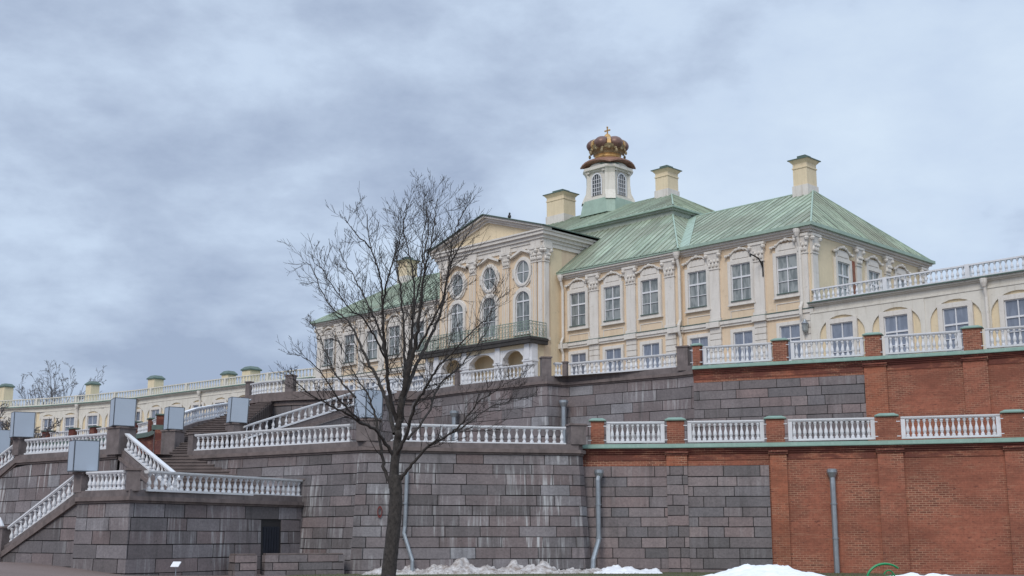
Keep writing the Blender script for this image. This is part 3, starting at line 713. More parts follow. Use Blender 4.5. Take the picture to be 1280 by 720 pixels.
# steps landing -> 5.5
st = MB(); n = 14
for i in range(n):
    y0 = 57.2 + i * 0.31; z1 = 3.1 + (i + 1) * (ZL - 3.1) / n
    xl = -15.0 - (y0 - 56.5) * 1.25; xr = -9.9 - (y0 - 57.2) * 1.43
    st.prism([(xl, y0 + .1), (xr, y0 - .1), (-15.3, 61.9), (-18.7, 61.9)] if True else [], 3.0, z1)
    st.prism([(xl - .0, y0 + .06), (xr, y0 - .14), (xr, y0 + .02), (xl, y0 + .22)], z1 - .055, z1 + .004)
tag(st.build('stone_stairs', m_step), 'lower flight of worn brown steps rising from the front landing', 'stairs')
# upper flight
st = MB(); n = 34
for i in range(29):
    y0 = 63.0 + i * 0.6; z1 = ZL + (i + 1) * (10.9 - ZL) / n
    xl = -18.4 if y0 < 71 else -18.4 + (y0 - 71) * 0.24; xr = -15.5
    if y0 < 66: xl = -17.5
    y1 = 84.2
    st.prism([(xl, y0 + .15), (xr, y0 - .15), (xr, y0 + .65), (xl, y0 + .85)], z1 - 0.8, z1 - .05)
    st.prism([(xl, y0 + .09), (xr, y0 - .21), (xr, y0 + .65), (xl, y0 + .85)], z1 - 0.05, z1)
tag(st.build('stone_stairs', m_step), 'upper flight of curving steps climbing to the palace terrace at left', 'stairs')
RP = [(-15.1, 69.3, 7.62), (-12.4, 71.7, 8.85), (-9.6, 74.2, 10.1), (-7.3, 76.4, 11.1)]
e = thing('stair_parapet', 'granite stringer wall under the long rising white balustrade left of the tree', 'wall', (-15.2, 70, 5.5))
r2_ = [(p[0], p[1]) for p in RP]; lr = arclen(r2_)
m = MB(); stone_face(m, r2_, 5.4, lambda s: 6.32 + 3.46 * s / lr[-1], rs, ch=0.6, lens=(1, 2.2)); m.build('stone_facing', m_gran, e)
p = [(x, y, z - 1.32) for x, y, z in RP]; m = MB(); m.sweep(p, -0.4, 0.12, 0, 0.2); m.build('coping', m_cope, e)
m = MB(); m.sweep(p, -0.36, 0.05, 0.2, 0.50); m.build('plinth', m_ped, e)
balustrade([(x + .1, y + .1, z) for x, y, z in RP], 'long white balustrade rising to the right above the left granite wall', 0.42, 0.80)
pedestal(-15.45, 69.6, 5.5, 7.78, 0.85, R(-45), 'granite pedestal under the boarded box halfway up the stairs')
LP = [(-18.95, 68.6, 8.25), (-18.6, 70, 8.45), (-18.25, 71.6, 8.86), (-17.8, 73.8, 9.26), (-17.3, 76, 9.64), (-17.0, 78.2, 9.95), (-17.0, 80.2, 10.3)]
m_ = [(p[0], p[1], p[2]) for p in LP]
balustrade(list(m_), 'curved white balustrade on the far side of the upper steps', 0.36, 0.80)
e = thing('stair_parapet', 'curved granite parapet on the far side of the upper steps', 'wall', (-17.9, 66.4, 5.5))
m = MB(); m.sweep([(x, y, z) for x, y, z in LP], -0.3, 0.22, -1.35, -0.80); m.build('coping', m_cope, e)
m = MB(); stone_face(m, [(p[0] , p[1]) for p in LP], 5.4, lambda s: 6.9 + 2.15 * s / arclen([(p[0], p[1]) for p in LP])[-1], rs, ch=.6); m.build('stone_facing', m_gran, e)
m = MB(); stone_face(m, [(-25.3, 66.2), (-18.6, 65.9)], 5.4, 6.0, rs); 
pedestal(-18.0, 66.1, 5.4, 7.1, 0.85, R(-20), 'tapered granite pedestal under the boarded box left of the curved steps')
# round bastion
RB = [(-19.0, 86.5), (-17.75, 82.6), (-16.2, 80.8), (-14.45, 79.85), (-12.3, 79.2), (-10.3, 78.95), (-8.2, 79.0), (-5.6, 79.5)]
e = thing('granite_wall', 'rounded granite bastion below the left wing of the palace', 'wall', (-13, 90, 8))
m = MB(); stone_face(m, RB, 5.4, 9.85, rs, ch=0.75, lens=(1.2, 2.6)); m.build('stone_facing', m_gran, e)
p = [(x, y, 9.85) for x, y in RB]; m = MB(); m.sweep(p, -1.2, 0.12, 0, 0.3); m.sweep(p, -1.2, 0.32, 0.3, 0.85); m.build('coping', m_cope, e)
f_ = MB(); f_.face([(x, y + .2, 10.64) for x, y in RB] + [(-4, 90, 10.64), (-16, 95, 10.64)]); structure(f_.build('bastion_paving', m_paving))
balustrade([(-17.35, 82.35, 11.55), (-16.15, 81.0, 11.55), (-14.85, 80.25, 11.55)], 'white balustrade on the rounded bastion left of its granite pedestal', 0.34, 0.86)
balustrade([(-13.9, 79.85, 11.55), (-12.3, 79.4, 11.55), (-10.3, 79.15, 11.55), (-8.2, 79.2, 11.55), (-6.6, 79.5, 11.55)], 'white balustrade on the rounded bastion right of its granite pedestal, behind twigs', 0.34, 0.86)
pedestal(-14.35, 80.1, 10.65, 11.85, 0.55, R(-15), 'granite pedestal in the middle of the rounded bastion rail')
pedestal(-17.6, 82.75, 10.65, 11.75, 0.36, R(-30), 'granite pedestal at the left end of the rounded bastion rail')

# far-left brick terrace
FT = [(-82, 139.5), (-68, 135.0), (-56, 129.5), (-49.8, 124.9), (-45.9, 122.9), (-42.3, 120.1), (-39.6, 118.0), (-36.85, 115.6), (-34.2, 113.1), (-31.8, 109.9), (-30.1, 106.2), (-29.4, 102.5)]
e = thing('brick_wall', 'distant curved brick terrace wall below the left gallery', 'wall', (-40, 118, 4))
m = MB(); m.sweep([(x, y, 0) for x, y in FT], -0.6, 0.0, 0.3, 10.2); m.build('brickwork', m_brickW, e)
m = MB(); m.sweep([(x, y, 10.2) for x, y in FT], -0.6, 0.3, 0, 0.4); m.build('coping', m_flashD, e)
m = MB(); stone_face(m, [(-31.0, 108.2), (-30.1, 106.2), (-29.4, 102.5)], 0.5, 10.1, rs, ch=.7, off=.03); m.build('granite_facing', m_gran, e)
m = MB(); m.sweep([(-29.4, 102.5, 0), (-24, 92.5, 0), (-19.3, 87, 0)], -0.6, 0.0, 0.3, 9.2); m.build('return_wall', m_brickW, e)
for i in range(1, 9):
    p, pn, pp_ = FT[i + 2], FT[i + 3], FT[i + 1]; a = math.atan2(pn[1] - pp_[1], pn[0] - pp_[0])
    lab = ['brick pier at the far-left edge of the distant terrace, half behind a boarded box', 'distant brick pier just right of the far-left boarded box', 'second distant brick pier right of the far-left boarded box', 'distant brick pier above the box nearest to the camera', 'distant brick pier hidden close behind the big boarded box', 'distant brick pier just right of the big boarded box', 'middle one of the three distant brick piers between the boxes', 'distant brick pier just left of the box by the curved steps'][i - 1]
    t_ = thing('brick_pier', lab, 'pier', (p[0], p[1], 10.6), 'brick piers of the far-left terrace')
    M = Matrix.Translation((p[0], p[1], 0)) @ Matrix.Rotation(a, 4, 'Z'); q = MB(M); q.box(-.4, .4, -.3, .3, 10.6, 11.7); q.build('brick_shaft', m_brickW, t_)
    q = MB(M); q.box(-.5, .5, -.4, .4, 11.7, 11.82); q.build('metal_cap', m_flashD, t_)
for i in range(1, 8):
    a, b_ = Vector(FT[i + 2]), Vector(FT[i + 3]); d_ = (b_ - a).normalized() * .5; a2, b2 = a + d_, b_ - d_
    lab = ['distant white terrace panel behind the far-left boarded box', 'distant white terrace panel between the first two piers right of the far-left box', 'distant white terrace panel above the nearest boarded box, on its left', 'distant white terrace panel above the nearest boarded box, on its right', 'distant white terrace panel behind the big boarded box', 'distant white terrace panel just right of the big boarded box', 'distant white terrace panel left of the box by the curved steps'][i - 1]
    balustrade([(a2.x, a2.y, 11.6), (b2.x, b2.y, 11.6)], lab, 0.33, 0.98, 'white panels of the far-left terrace')
f_ = MB(); f_.face([(x, y, 10.6) for x, y in FT] + [(-25, 104, 10.6), (-20, 110, 10.6), (-30, 120, 10.6), (-45, 134, 10.6), (-60, 150, 10.6), (-90, 160, 10.6)]); structure(f_.build('far_terrace_paving', m_paving))

# ================================================================== BOARDED BOXES
def box_cover(x, y, z, w_, h, ang, label, split=0.35, seed=0):
    r_ = random.Random(seed)
    e = thing('boarded_box', label, 'box', (x, y, z), 'grey-blue winter boxes over the vases')
    tx, ty = R(r_.uniform(-1.2, 1.2)), R(r_.uniform(-1.2, 2.2))
    M = Matrix.Translation((x, y, z)) @ Matrix.Rotation(ang, 4, 'Z') @ Matrix.Rotation(tx, 4, 'X') @ Matrix.Rotation(ty, 4, 'Y')
    b = MB(M); b.box(-w_ / 2, w_ / 2, -w_ / 2, w_ / 2, 0.04, h - .03); b.build('board_panel', m_box, e)
    t_ = MB(M)
    for sx in (-1, 1):
        for sy in (-1, 1): c = w_ / 2 - .012; t_.box(sx * c - .02, sx * c + .02, sy * c - .02, sy * c + .02, 0.0, h - .02)
    k = w_ / 2 + .004
    t_.box(-k, k, -k, k, h - .03, h); t_.box(-k, k, -k, k, 0.0, 0.04); t_.build('edge_strip', m_boxe, e)
    return e
box_cover(-6.4, 55.15, 6.68, 0.90, 1.28, R(42), 'boarded grey-blue box on the granite corner behind the tree', seed=1)
box_cover(-15.42, 69.6, 7.79, 0.98, 1.42, R(24), 'boarded grey-blue box halfway up the stairs, at the foot of the long rising rail', seed=2)
box_cover(-18.0, 66.1, 7.12, 0.84, 1.20, R(-60), 'smaller boarded grey-blue box left of the curved steps', seed=3)
box_cover(-18.75, 59.75, 6.73, 1.02, 1.35, R(-62), 'big boarded grey-blue box at the head of the steep white rail', seed=4)
box_cover(-17.2, 50.15, 4.12, 0.98, 1.24, R(-58), 'boarded grey-blue box nearest to the camera, over the front landing at lower left', seed=5)
box_cover(-25.55, 64.9, 6.62, 1.04, 1.32, R(-60), 'boarded grey-blue box at far left, above the sloping balustrade', seed=6)
box_cover(-30.7, 74.6, 6.40, 1.10, 1.42, R(-60), 'boarded grey-blue box cut off by the left edge of the picture', seed=7)
e = thing('brick_pier', 'reddish pier under the boarded box at the left edge', 'pier', (-30.6, 74.6, 0.5))
M = Matrix.Translation((-30.6, 74.6, 0)) @ Matrix.Rotation(R(-50), 4, 'Z'); q = MB(M); q.box(-.45, .45, -.45, .45, 0.3, 6.25); q.build('brick_shaft', m_brickW, e); q = MB(M); q.box(-.52, .52, -.52, .52, 6.25, 6.38); q.build('cap', m_cope, e)

# ================================================================== PALACE
C0 = (18.33, 74.56)
F = Matrix.Translation((C0[0], C0[1], 0)) @ Matrix.Rotation(R(-45), 4, 'Z')   # x = -s (right), y = into the building
pal = thing('palace', 'two-storey peach and white baroque palace with green copper roof and crown lantern', 'palace', (C0[0], C0[1], ZU))
def fb(): return MB(F)
SW = 50.6; DP = 15.08; ZE = 20.35
b = fb(); b.box(-SW, 0, 0, DP, ZU - .3, ZE - 0.2); b.build('wall', m_peach, pal)
b = fb(); b.box(-41.0, -9.75, -0.14, 22, ZU - .3, ZE - 0.21); b.build('middle_wall', m_peach, pal)
b = fb(); b.box(0.005, 0.03, 0.0, DP, 16.0, ZE - .2); b.build('side_wall', m_cream, pal)
# entablature
b = fb()
for z0, z1, o_ in ((19.95, 20.06, .10), (20.06, 20.2, .24), (20.2, 20.33, .40)):
    b.box(-SW - o_, o_, -o_, DP + o_, z0, z1)
    b.box(-41.0 - o_ + .2, -9.75 + o_ - .2, -.14 - o_, 20, z0 + .002, z1 + .002)
b.build('cornice', m_trim, pal)
b = fb(); b.box(-SW - .50, .50, -.50, DP + .5, 20.332, 20.44); b.box(-41, -9.6, -.62, 19, 20.335, 20.445); b.build('gutter', m_roofL, pal)
# string course
b = fb(); b.box(-SW - .1, .12, -.12, 1, 14.85, 15.0); b.box(-SW - .2, .2, -.2, 1, 15.0, 15.22)
b.box(-41.1, -9.65, -.26, 1, 14.852, 15.002); b.box(-41.1, -9.65, -.34, 1, 15.0, 15.222)
for s in (3.67, 7.2, 10.3, 14.05, 17.45, 20.4): b.box(-s - .5, -s + .5, -.34 if s < 9.7 else -.46, 0, 14.87, 15.215)
b.build('string_course', m_trim, pal)
b = fb(); b.box(-SW - .22, .22, -.23, 1, 15.222, 15.28); b.box(-41.1, -9.65, -.37, 1, 15.224, 15.283); b.build('string_flashing', m_flashD, pal)
# roofs
def roof_plane(mb, pts, spacing=0.55, seam=0.05, uvo=0):
    """planar roof polygon (in the mb frame), first edge is the eave"""
    P = [Vector(p) for p in pts]; t = (P[1] - P[0]); t.z = 0; t.normalize()
    n = Vector((0, 0, 0))
    for i in range(len(P)): n += P[i].cross(P[(i + 1) % len(P)])
    n.normalize()
    if n.z < 0: n = -n
    up = n.cross(t); 
    if up.z < 0: up = -up
    o = P[0]; uv = [((p - o).dot(t), (p - o).dot(up)) for p in P]
    mb.face(P, uv=[(a + uvo, b) for a, b in uv])
    u0 = min(a for a, _ in uv); u1 = max(a for a, _ in uv); k = math.ceil(u0 / spacing)
    while k * spacing < u1:
        u = k * spacing; ys = []
        for i in range(len(uv)):
            (a, b), (c, d) = uv[i], uv[(i + 1) % len(uv)]
            if (a - u) * (c - u) < 0: ys.append(b + (d - b) * (u - a) / (c - a))
        if len(ys) >= 2:
            y0, y1 = min(ys), max(ys)
            if y1 - y0 > 0.1:
                a = o + t * u + up * y0; b = o + t * u + up * y1; w_ = t * 0.022; h = n * seam
                for q in ([a - w_, a - w_ + h, b - w_ + h, b - w_], [a + w_, b + w_, b + w_ + h, a + w_ + h], [a - w_ + h, a + w_ + h, b + w_ + h, b - w_ + h], [a - w_, a + w_, a + w_ + h, a - w_ + h]):
                    mb.face(q, uv=[(u + uvo, 0), (u + uvo, .1), (u + uvo, 3), (u + uvo, 3.1)])
        k += 1
E0 = 20.45
x0, x1, y0, y1 = -SW - .52, .52, -.52, DP + .52; ym = DP / 2; zr = 25.02; xa, xb = -47.4, -4.05
roof = fb()
roof_plane(roof, [(x0, y0, E0), (x1, y0, E0), (xb, ym, zr), (xa, ym, zr)])
roof_plane(roof, [(x1, y0, E0), (x1, y1, E0), (xb, ym, zr)])
roof_plane(roof, [(x1, y1, E0), (x0, y1, E0), (xa, ym, zr), (xb, ym, zr)])
roof_plane(roof, [(x0, y1, E0), (x0, y0, E0), (xa, ym, zr)])
# lower tier of the middle part
lx0, lx1, ly0, ly1 = -41.4, -9.55, -.66, 22.6; tx0, tx1, ty0, ty1 = -36.7, -14.4, 5.2, 16.8; zt_ = 24.85
roof_plane(roof, [(lx0, ly0, E0 + .01), (lx1, ly0, E0 + .01), (tx1, ty0, zt_), (tx0, ty0, zt_)])
roof_plane(roof, [(lx1, ly0, E0 + .01), (lx1, ly1, E0 + .01), (tx1, ty1, zt_), (tx1, ty0, zt_)])
roof_plane(roof, [(lx1, ly1, E0 + .01), (lx0, ly1, E0 + .01), (tx0, ty1, zt_), (tx1, ty1, zt_)])
roof_plane(roof, [(lx0, ly1, E0 + .01), (lx0, ly0, E0 + .01), (tx0, ty0, zt_), (tx0, ty1, zt_)])
# upper tier
ux0, ux1, uy0, uy1 = -37.1, -14.0, 4.75, 17.25; zu = 25.38; zk = 28.4
roof_plane(roof, [(ux0, uy0, zu), (ux1, uy0, zu), (-18.9, 11, zk), (-32.1, 11, zk)])
roof_plane(roof, [(ux1, uy0, zu), (ux1, uy1, zu), (-18.9, 11, zk)])
roof_plane(roof, [(ux1, uy1, zu), (ux0, uy1, zu), (-32.1, 11, zk), (-18.9, 11, zk)])
roof_plane(roof, [(ux0, uy1, zu), (ux0, uy0, zu), (-32.1, 11, zk)])
RF = roof.build('roof', m_roof, pal)
b = fb(); b.box(tx0 - .1, tx1 + .1, ty0 - .12, ty1 + .1, 24.75, 25.1); b.box(ux0 + .15, ux1 - .15, uy0 + .15, uy1 - .15, 25.1, 25.24); b.build('tier_fascia', m_fascia, RF)
b = fb(); b.box(ux0 - .04, ux1 + .04, uy0 - .04, uy1 + .04, 25.24, 25.372); b.build('tier_gutter', m_roofL, RF)
def ridge(mb, a, b_, r=.07): mb.tube(a, b_, r, n=5)
b = fb()
for p, q in (((x1, y0, E0), (xb, ym, zr)), ((x1, y1, E0), (xb, ym, zr)), ((xa, ym, zr), (xb, ym, zr)), ((x0, y0, E0), (xa, ym, zr)),
             ((lx1, ly0, E0), (tx1, ty0, zt_)), ((ux1, uy0, zu), (-18.9, 11, zk)), ((ux1, uy1, zu), (-18.9, 11, zk)), ((-18.9, 11, zk), (-32.1, 11, zk))): ridge(b, p, q)
b.build('ridge_cap', m_roofL, RF)
# bright valley flashing beside the pavilion roof
wz = lambda y: E0 + (y - y0) * (zr - E0) / (ym - y0)
b = fb(); yy = ym - .1; b.face([(-8.75, y0 + .02, wz(y0) + .06), (-13.9, yy, wz(yy) + .06), (-14.6, yy, wz(yy) + .06), (-9.75, y0 + .02, wz(y0) + .06)])
b.build('valley_flashing', m_roofL, RF)
b = fb()
b.box(-51.1, .58, -.60, -.50, 20.34, 20.55); b.box(.50, .60, -.60, 15.6, 20.34, 20.55)
b.build('gutter_lip', m_roofL, RF)

# ---- windows ---------------------------------------------------------
def wproto(kind):
    """returns dict part -> (mesh, material); origin: bottom centre of the glass, x right, y into wall, z up"""
    d = {}
    def put(n, mb, m): me = mb.mesh(n); me.materials.append(m); d[n] = me
    def casing(mb, w_, h, t, dep, bottom=True):
        mb.box(-w_ / 2 - t, -w_ / 2, -dep, 0.02, -t if bottom else -.3, h + t); mb.box(w_ / 2, w_ / 2 + t, -dep, 0.02, -t if bottom else -.3, h + t)
        mb.box(-w_ / 2, w_ / 2, -dep, 0.02, h, h + t)
        if bottom: mb.box(-w_ / 2, w_ / 2, -dep, 0.02, -t, 0)
    def sash(mb, w_, h, cols, zs, dep=.07):
        f = .06
        mb.box(-w_ / 2, -w_ / 2 + f, -dep, 0, 0, h); mb.box(w_ / 2 - f, w_ / 2, -dep, 0, 0, h); mb.box(-w_ / 2 + f, w_ / 2 - f, -dep, 0, 0, f); mb.box(-w_ / 2 + f, w_ / 2 - f, -dep, 0, h - f, h)
        for c in cols: mb.box(c * w_ - .03, c * w_ + .03, -dep - .004, 0, f, h - f)
        for z, t in zs: mb.box(-w_ / 2 + f, w_ / 2 - f, -dep - .008, 0, z * h - t, z * h + t)
    if kind == 'upper':
        W, H = 1.50, 2.42
        a = MB(); casing(a, W, H, .24, .17); a.box(-W / 2 - .30, W / 2 + .30, -.21, 0, -.30, -.22); put('window', a, m_trim)
        a = MB(); sash(a, W, H, (0,), ((.64, .055), (.32, .02))); put('sash_frame', a, m_white)
        a = MB(); a.face([(-W / 2, -.02, 0), (W / 2, -.02, 0), (W / 2, -.02, H), (-W / 2, -.02, H)]); put('pane', a, m_glass)
        a = MB(); a.box(-W / 2 - .02, W / 2 + .02, -.24, -.02, -.035, .02); put('sill', a, m_flashD)
        a = MB()   # scrolled hood
        a.box(-.82, .82, -.09, 0, H + .24, H + .78)
        a.box(-.62, .62, -.13, 0, H + .36, H + .66)
        pts = [(-1.12, H + .62), (-.98, H + .72), (-.78, H + .70), (-.62, H + .84), (-.42, H + .98), (-.2, H + 1.02), (0, H + 1.10), (.2, H + 1.02), (.42, H + .98), (.62, H + .84), (.78, H + .70), (.98, H + .72), (1.12, H + .62)]
        for (xa_, za), (xb_, zb) in zip(pts, pts[1:]):
            a.prism([(xa_, -.27), (xb_, -.27), (xb_, 0), (xa_, 0)], 0, 0) if False else None
            for y_ in (-.19,):
                a.face([(xa_, y_, za - .11), (xb_, y_, zb - .11), (xb_, y_, zb), (xa_, y_, za)]); a.face([(xa_, y_, za), (xb_, y_, zb), (xb_, 0, zb), (xa_, 0, za)]); a.face([(xa_, 0, za - .11), (xb_, 0, zb - .11), (xb_, y_, zb - .11), (xa_, y_, za - .11)])
        for x_, z_, r_ in ((-1.1, H + .60, .11), (1.1, H + .60, .11), (-.3, H + .92, .10), (.3, H + .92, .10), (0, H + .98, .13), (-.75, H + .72, .08), (.75, H + .72, .08)):
            a.lathe([(0, -r_), (r_ * .8, -r_ * .6), (r_, 0), (r_ * .8, r_ * .6), (0, r_)], (x_, -.18, z_), 6)
        put('hood', a, m_trim)
        a = MB(); w2 = .95   # apron panel
        for q in ((-w2, w2, -1.16, -1.11), (-w2, w2, -.62, -.57), (-w2, -w2 + .05, -1.11, -.62), (w2 - .05, w2, -1.11, -.62)): a.box(q[0], q[1], -.035, 0, q[2], q[3])
        put('apron_moulding', a, m_trim)
    elif kind == 'lower':
        W, H = 1.45, 2.2
        a = MB(); casing(a, W, H, .22, .15); put('window', a, m_trim)
        a = MB(); sash(a, W, H, (0,), ((.62, .04),)); put('sash_frame', a, m_white)
        a = MB(); a.face([(-W / 2, -.02, 0), (W / 2, -.02, 0), (W / 2, -.02, H), (-W / 2, -.02, H)]); put('pane', a, m_glassB)
    elif kind == 'gallery':
        W, H = 1.50, 2.5
        a = MB(); casing(a, W, H, .28, .16); put('window', a, m_trim)
        a = MB(); sash(a, W, H, (0,), ((.62, .05), (.30, .02))); put('sash_frame', a, m_white)
        a = MB(); a.face([(-W / 2, -.02, 0), (W / 2, -.02, 0), (W / 2, -.02, H), (-W / 2, -.02, H)]); put('pane', a, m_glassB)
    elif kind == 'arched':
        W, H, n = 1.45, 3.0, 12; hs = H - W / 2
        def ring(ri, ro, dep, mb, y=0.0):
            for i in range(n):
                a0, a1 = math.pi * i / n, math.pi * (i + 1) / n
                A = lambda r, a_, yy: (r * math.cos(a_), yy, hs + r * math.sin(a_))
                mb.face([A(ri, a0, -dep), A(ro, a0, -dep), A(ro, a1, -dep), A(ri, a1, -dep)]); mb.face([A(ro, a0, -dep), A(ro, a0, y), A(ro, a1, y), A(ro, a1, -dep)]); mb.face([A(ri, a0, y), A(ri, a0, -dep), A(ri, a1, -dep), A(ri, a1, y)])
        a = MB(); ring(W / 2, W / 2 + .24, .18, a); ring(W / 2 + .24, W / 2 + .34, .10, a)
        for s in (-1, 1): x_ = sorted((s * W / 2, s * (W / 2 + .24))); a.box(x_[0], x_[1], -.18, .02, -.1, hs)
        a.box(-W / 2 - .24, W / 2 + .24, -.2, .02, -.24, -.1); put('arched_window', a, m_trim)
        a = MB(); sash(a, W, hs + .02, (0,), ((.99, .05), (.5, .02)), .06); ring(W / 2 - .06, W / 2, .06, a); a.box(-.03, .03, -.064, 0, hs, H - .05); put('sash_frame', a, m_white)
        a = MB(); a.face([(-W / 2, -.02, 0), (W / 2, -.02, 0), (W / 2, -.02, hs)] + [(W / 2 * math.cos(math.pi * i / n), -.02, hs + W / 2 * math.sin(math.pi * i / n)) for i in range(1, n)] + [(-W / 2, -.02, hs)]); put('pane', a, m_glass)
    elif kind == 'oval':
        rx, rz, n = .70, .88, 24
        def er(k0, k1, dep, mb, back=0.0):
            for i in range(n):
                a0, a1 = 2 * math.pi * i / n, 2 * math.pi * (i + 1) / n
                A = lambda k, a_, yy: ((rx + k) * math.cos(a_), yy, (rz + k) * math.sin(a_))
                mb.face([A(k0, a0, -dep), A(k1, a0, -dep), A(k1, a1, -dep), A(k0, a1, -dep)]); mb.face([A(k1, a0, -dep), A(k1, a0, back), A(k1, a1, back), A(k1, a1, -dep)]); mb.face([A(k0, a0, back), A(k0, a0, -dep), A(k0, a1, -dep), A(k0, a1, back)])
        a = MB(); er(0, .17, .18, a); er(.17, .28, .10, a)
        for sx in (-1, 1): a.box(sx * .98 - .08, sx * .98 + .08, -.14, 0, -.35, .35)
        put('oval_window', a, m_trim)
        a = MB(); er(-.07, 0, .06, a); a.box(-.03, .03, -.064, 0, -rz + .05, rz - .05); a.box(-rx + .05, rx - .05, -.068, 0, -.03, .03); put('sash_frame', a, m_white)
        a = MB(); a.face([(rx * math.cos(2 * math.pi * i / n), -.02, rz * math.sin(2 * math.pi * i / n)) for i in range(n)]); put('pane', a, m_glass)
        a = MB()
        for sx in (-1, 1):
            x_ = sorted((0, sx * 1.15)); zA, zB = 1.75, 1.30
            a.face([(0, -.3, zA - .18), (sx * 1.15, -.3, zB - .18), (sx * 1.15, -.3, zB), (0, -.3, zA)]); a.face([(0, -.3, zA), (sx * 1.15, -.3, zB), (sx * 1.15, 0, zB), (0, 0, zA)]); a.face([(0, -.3, zA - .18), (0, 0, zA - .18), (sx * 1.15, 0, zB - .18), (sx * 1.15, -.3, zB - .18)])
        put('pointed_hood', a, m_trim)
    return d
PR = {k: wproto(k) for k in ('upper', 'lower', 'gallery', 'arched', 'oval')}
def put_window(kind, M, parent, label=None, scale=1.0, swap=None):
    d = PR[kind]; it = list(d.items()); nm, me = it[0]
    off = wloc(parent)
    o = bpy.data.objects.new(nm, me); col.objects.link(o); o.parent = parent
    o.matrix_basis = Matrix.Translation(-off) @ M
    if scale != 1.0: o.scale = (scale, 1, scale) if not isinstance(scale, tuple) else scale
    if label: o['label'] = label
    for n, m in it[1:]:
        c = bpy.data.objects.new(n, m); col.objects.link(c); c.parent = o
    return o
def FM(s, m, z): return F @ Matrix.Translation((-s, -m, z))
for s in (1.55, 5.0, 8.45): put_window('upper', FM(s, 0, 16.40), pal)
for s in (12.36, 15.71, 18.96): put_window('upper', FM(s, 0.14, 16.40), pal)
for s in (33.4, 36.5, 39.57): put_window('upper', FM(s, 0.14, 16.40), pal)
for s in (42.68, 45.83, 48.86): put_window('upper', FM(s, 0, 16.40), pal)
for s in (1.55, 5.0, 8.45): put_window('lower', FM(s, 0, 12.18), pal)
for s in (12.36, 15.71, 18.96, 33.4, 36.5, 39.57): put_window('lower', FM(s, 0.14, 12.18), pal)
for s in (42.68, 45.83, 48.86): put_window('lower', FM(s, 0, 12.18), pal)
FS = F @ Matrix.Rotation(R(90), 4, 'Z')         # frame of the right-hand side: x = into depth, y = into building
for dd in (3.75, 7.6, 11.4):
    put_window('upper', FS @ Matrix.Translation((dd, -0.03, 16.25)), pal)
b = MB(FS); b.box(4.85, 5.35, -.07, 0, 16.2, 19.0); b.build('exposed_brick_patch', m_brick, pal)
# ---- pilasters
def capital(mb, w_, z0, z1, dep):
    h = z1 - z0
    mb.box(-w_ / 2 - .05, w_ / 2 + .05, -dep - .05, 0, z0, z0 + .07)
    mb.prism([(-w_ / 2, -dep), (w_ / 2, -dep), (w_ / 2, 0), (-w_ / 2, 0)], z0 + .07, z1 - .16, top=[(-w_ / 2 - .14, -dep - .14), (w_ / 2 + .14, -dep - .14), (w_ / 2 + .14, 0), (-w_ / 2 - .14, 0)])
    mb.box(-w_ / 2 - .2, w_ / 2 + .2, -dep - .2, 0, z1 - .16, z1)
    for x_ in (-w_ / 2 - .1, w_ / 2 + .1):
        mb.lathe([(0, -.17), (.12, -.1), (.17, 0), (.12, .1), (0, .17)], (x_, -dep - .12, z1 - .30), 7)
    for k in range(3):
        x_ = (-1 + k) * w_ * .34
        mb.lathe([(0, 0), (.10, .08), (.12, .2), (.07, .34), (0, .42)], (x_, -dep - .03, z0 + .12), 6)
        mb.lathe([(0, 0), (.09, .06), (.10, .15), (0, .26)], (x_ + w_ * .17, -dep - .09, z0 + .42), 6)
def pilaster(s, m, w_=.80, z0=15.28, z1=18.72, zc1=19.95, dep=.13, lower=True, frame=None, mt=None):
    M = frame if frame is not None else FM(s, m, 0)
    a = MB(M)
    a.box(-w_ / 2, w_ / 2, -dep, .02, z0, z1); a.box(-w_ / 2 - .06, w_ / 2 + .06, -dep - .06, .02, z0, z0 + .2)
    o = a.build('pilaster', mt or m_trim, pal)
    c = MB(M); capital(c, w_, z1, zc1, dep); c.build('capital', m_trim, o)
    if lower:
        r_ = MB(M); z = 14.84
        while z > 11:
            r_.box(-w_ / 2 - .03, w_ / 2 + .03, -dep - .03, .02, z - .34, z); z -= .40
        r_.box(-w_ / 2, w_ / 2, -dep + .02, .02, 10.6, 14.84); r_.build('rusticated_pier', m_trim, o)
for s in (3.67, 7.10): pilaster(s, 0)
for s in (10.65, 14.05, 17.45): pilaster(s, .14)
for s in (31.9, 34.9, 38.0): pilaster(s, .14)
for s in (41.4, 44.2, 47.3, 50.15): pilaster(s, 0)
pilaster(0.42, 0, .66)
pilaster(0, 0, .62, frame=FS @ Matrix.Translation((.42, -.03, 0)), lower=False)
pilaster(0, 0, .6, frame=FS @ Matrix.Translation((5.7, -.03, 0)), lower=False)
pilaster(0, 0, .6, frame=FS @ Matrix.Translation((9.5, -.03, 0)), lower=False)
pilaster(0, 0, .6, frame=FS @ Matrix.Translation((14.5, -.03, 0)), lower=False)
# ---- central block
BS0, BS1, BM = 20.75, 31.95, 2.0; BC = (BS0 + BS1) / 2
b = fb(); b.box(-BS1, -BS0, -BM, 6, ZU - .3, 22.9); b.build('central_block_wall', m_peach, pal)
b = fb(); b.box(-BS0, -BS0 + .02, -BM + .75, 0, ZU, 22.6); b.build('block_side_wall', m_cream, pal)
b = fb()
for z0, z1, o_ in ((22.3, 22.62, .10), (22.62, 22.85, .18), (22.85, 23.1, .32), (23.1, 23.34, .50), (23.34, 23.46, .60)):
    b.box(-BS1 - o_, -BS0 + o_, -BM - o_, 7, z0, z1)
for s in (21.3, 24.4, 28.05, 31.4): b.box(-s - .5, -s + .5, -BM - .22, 0, 22.28, 22.85)
b.box(-BS0, -BS0 + .2, -BM - .1, -BM + .8, 22.28, 22.85)
b.build('entablature', m_trim, pal)
ap = 25.45; ey = -BM - .60
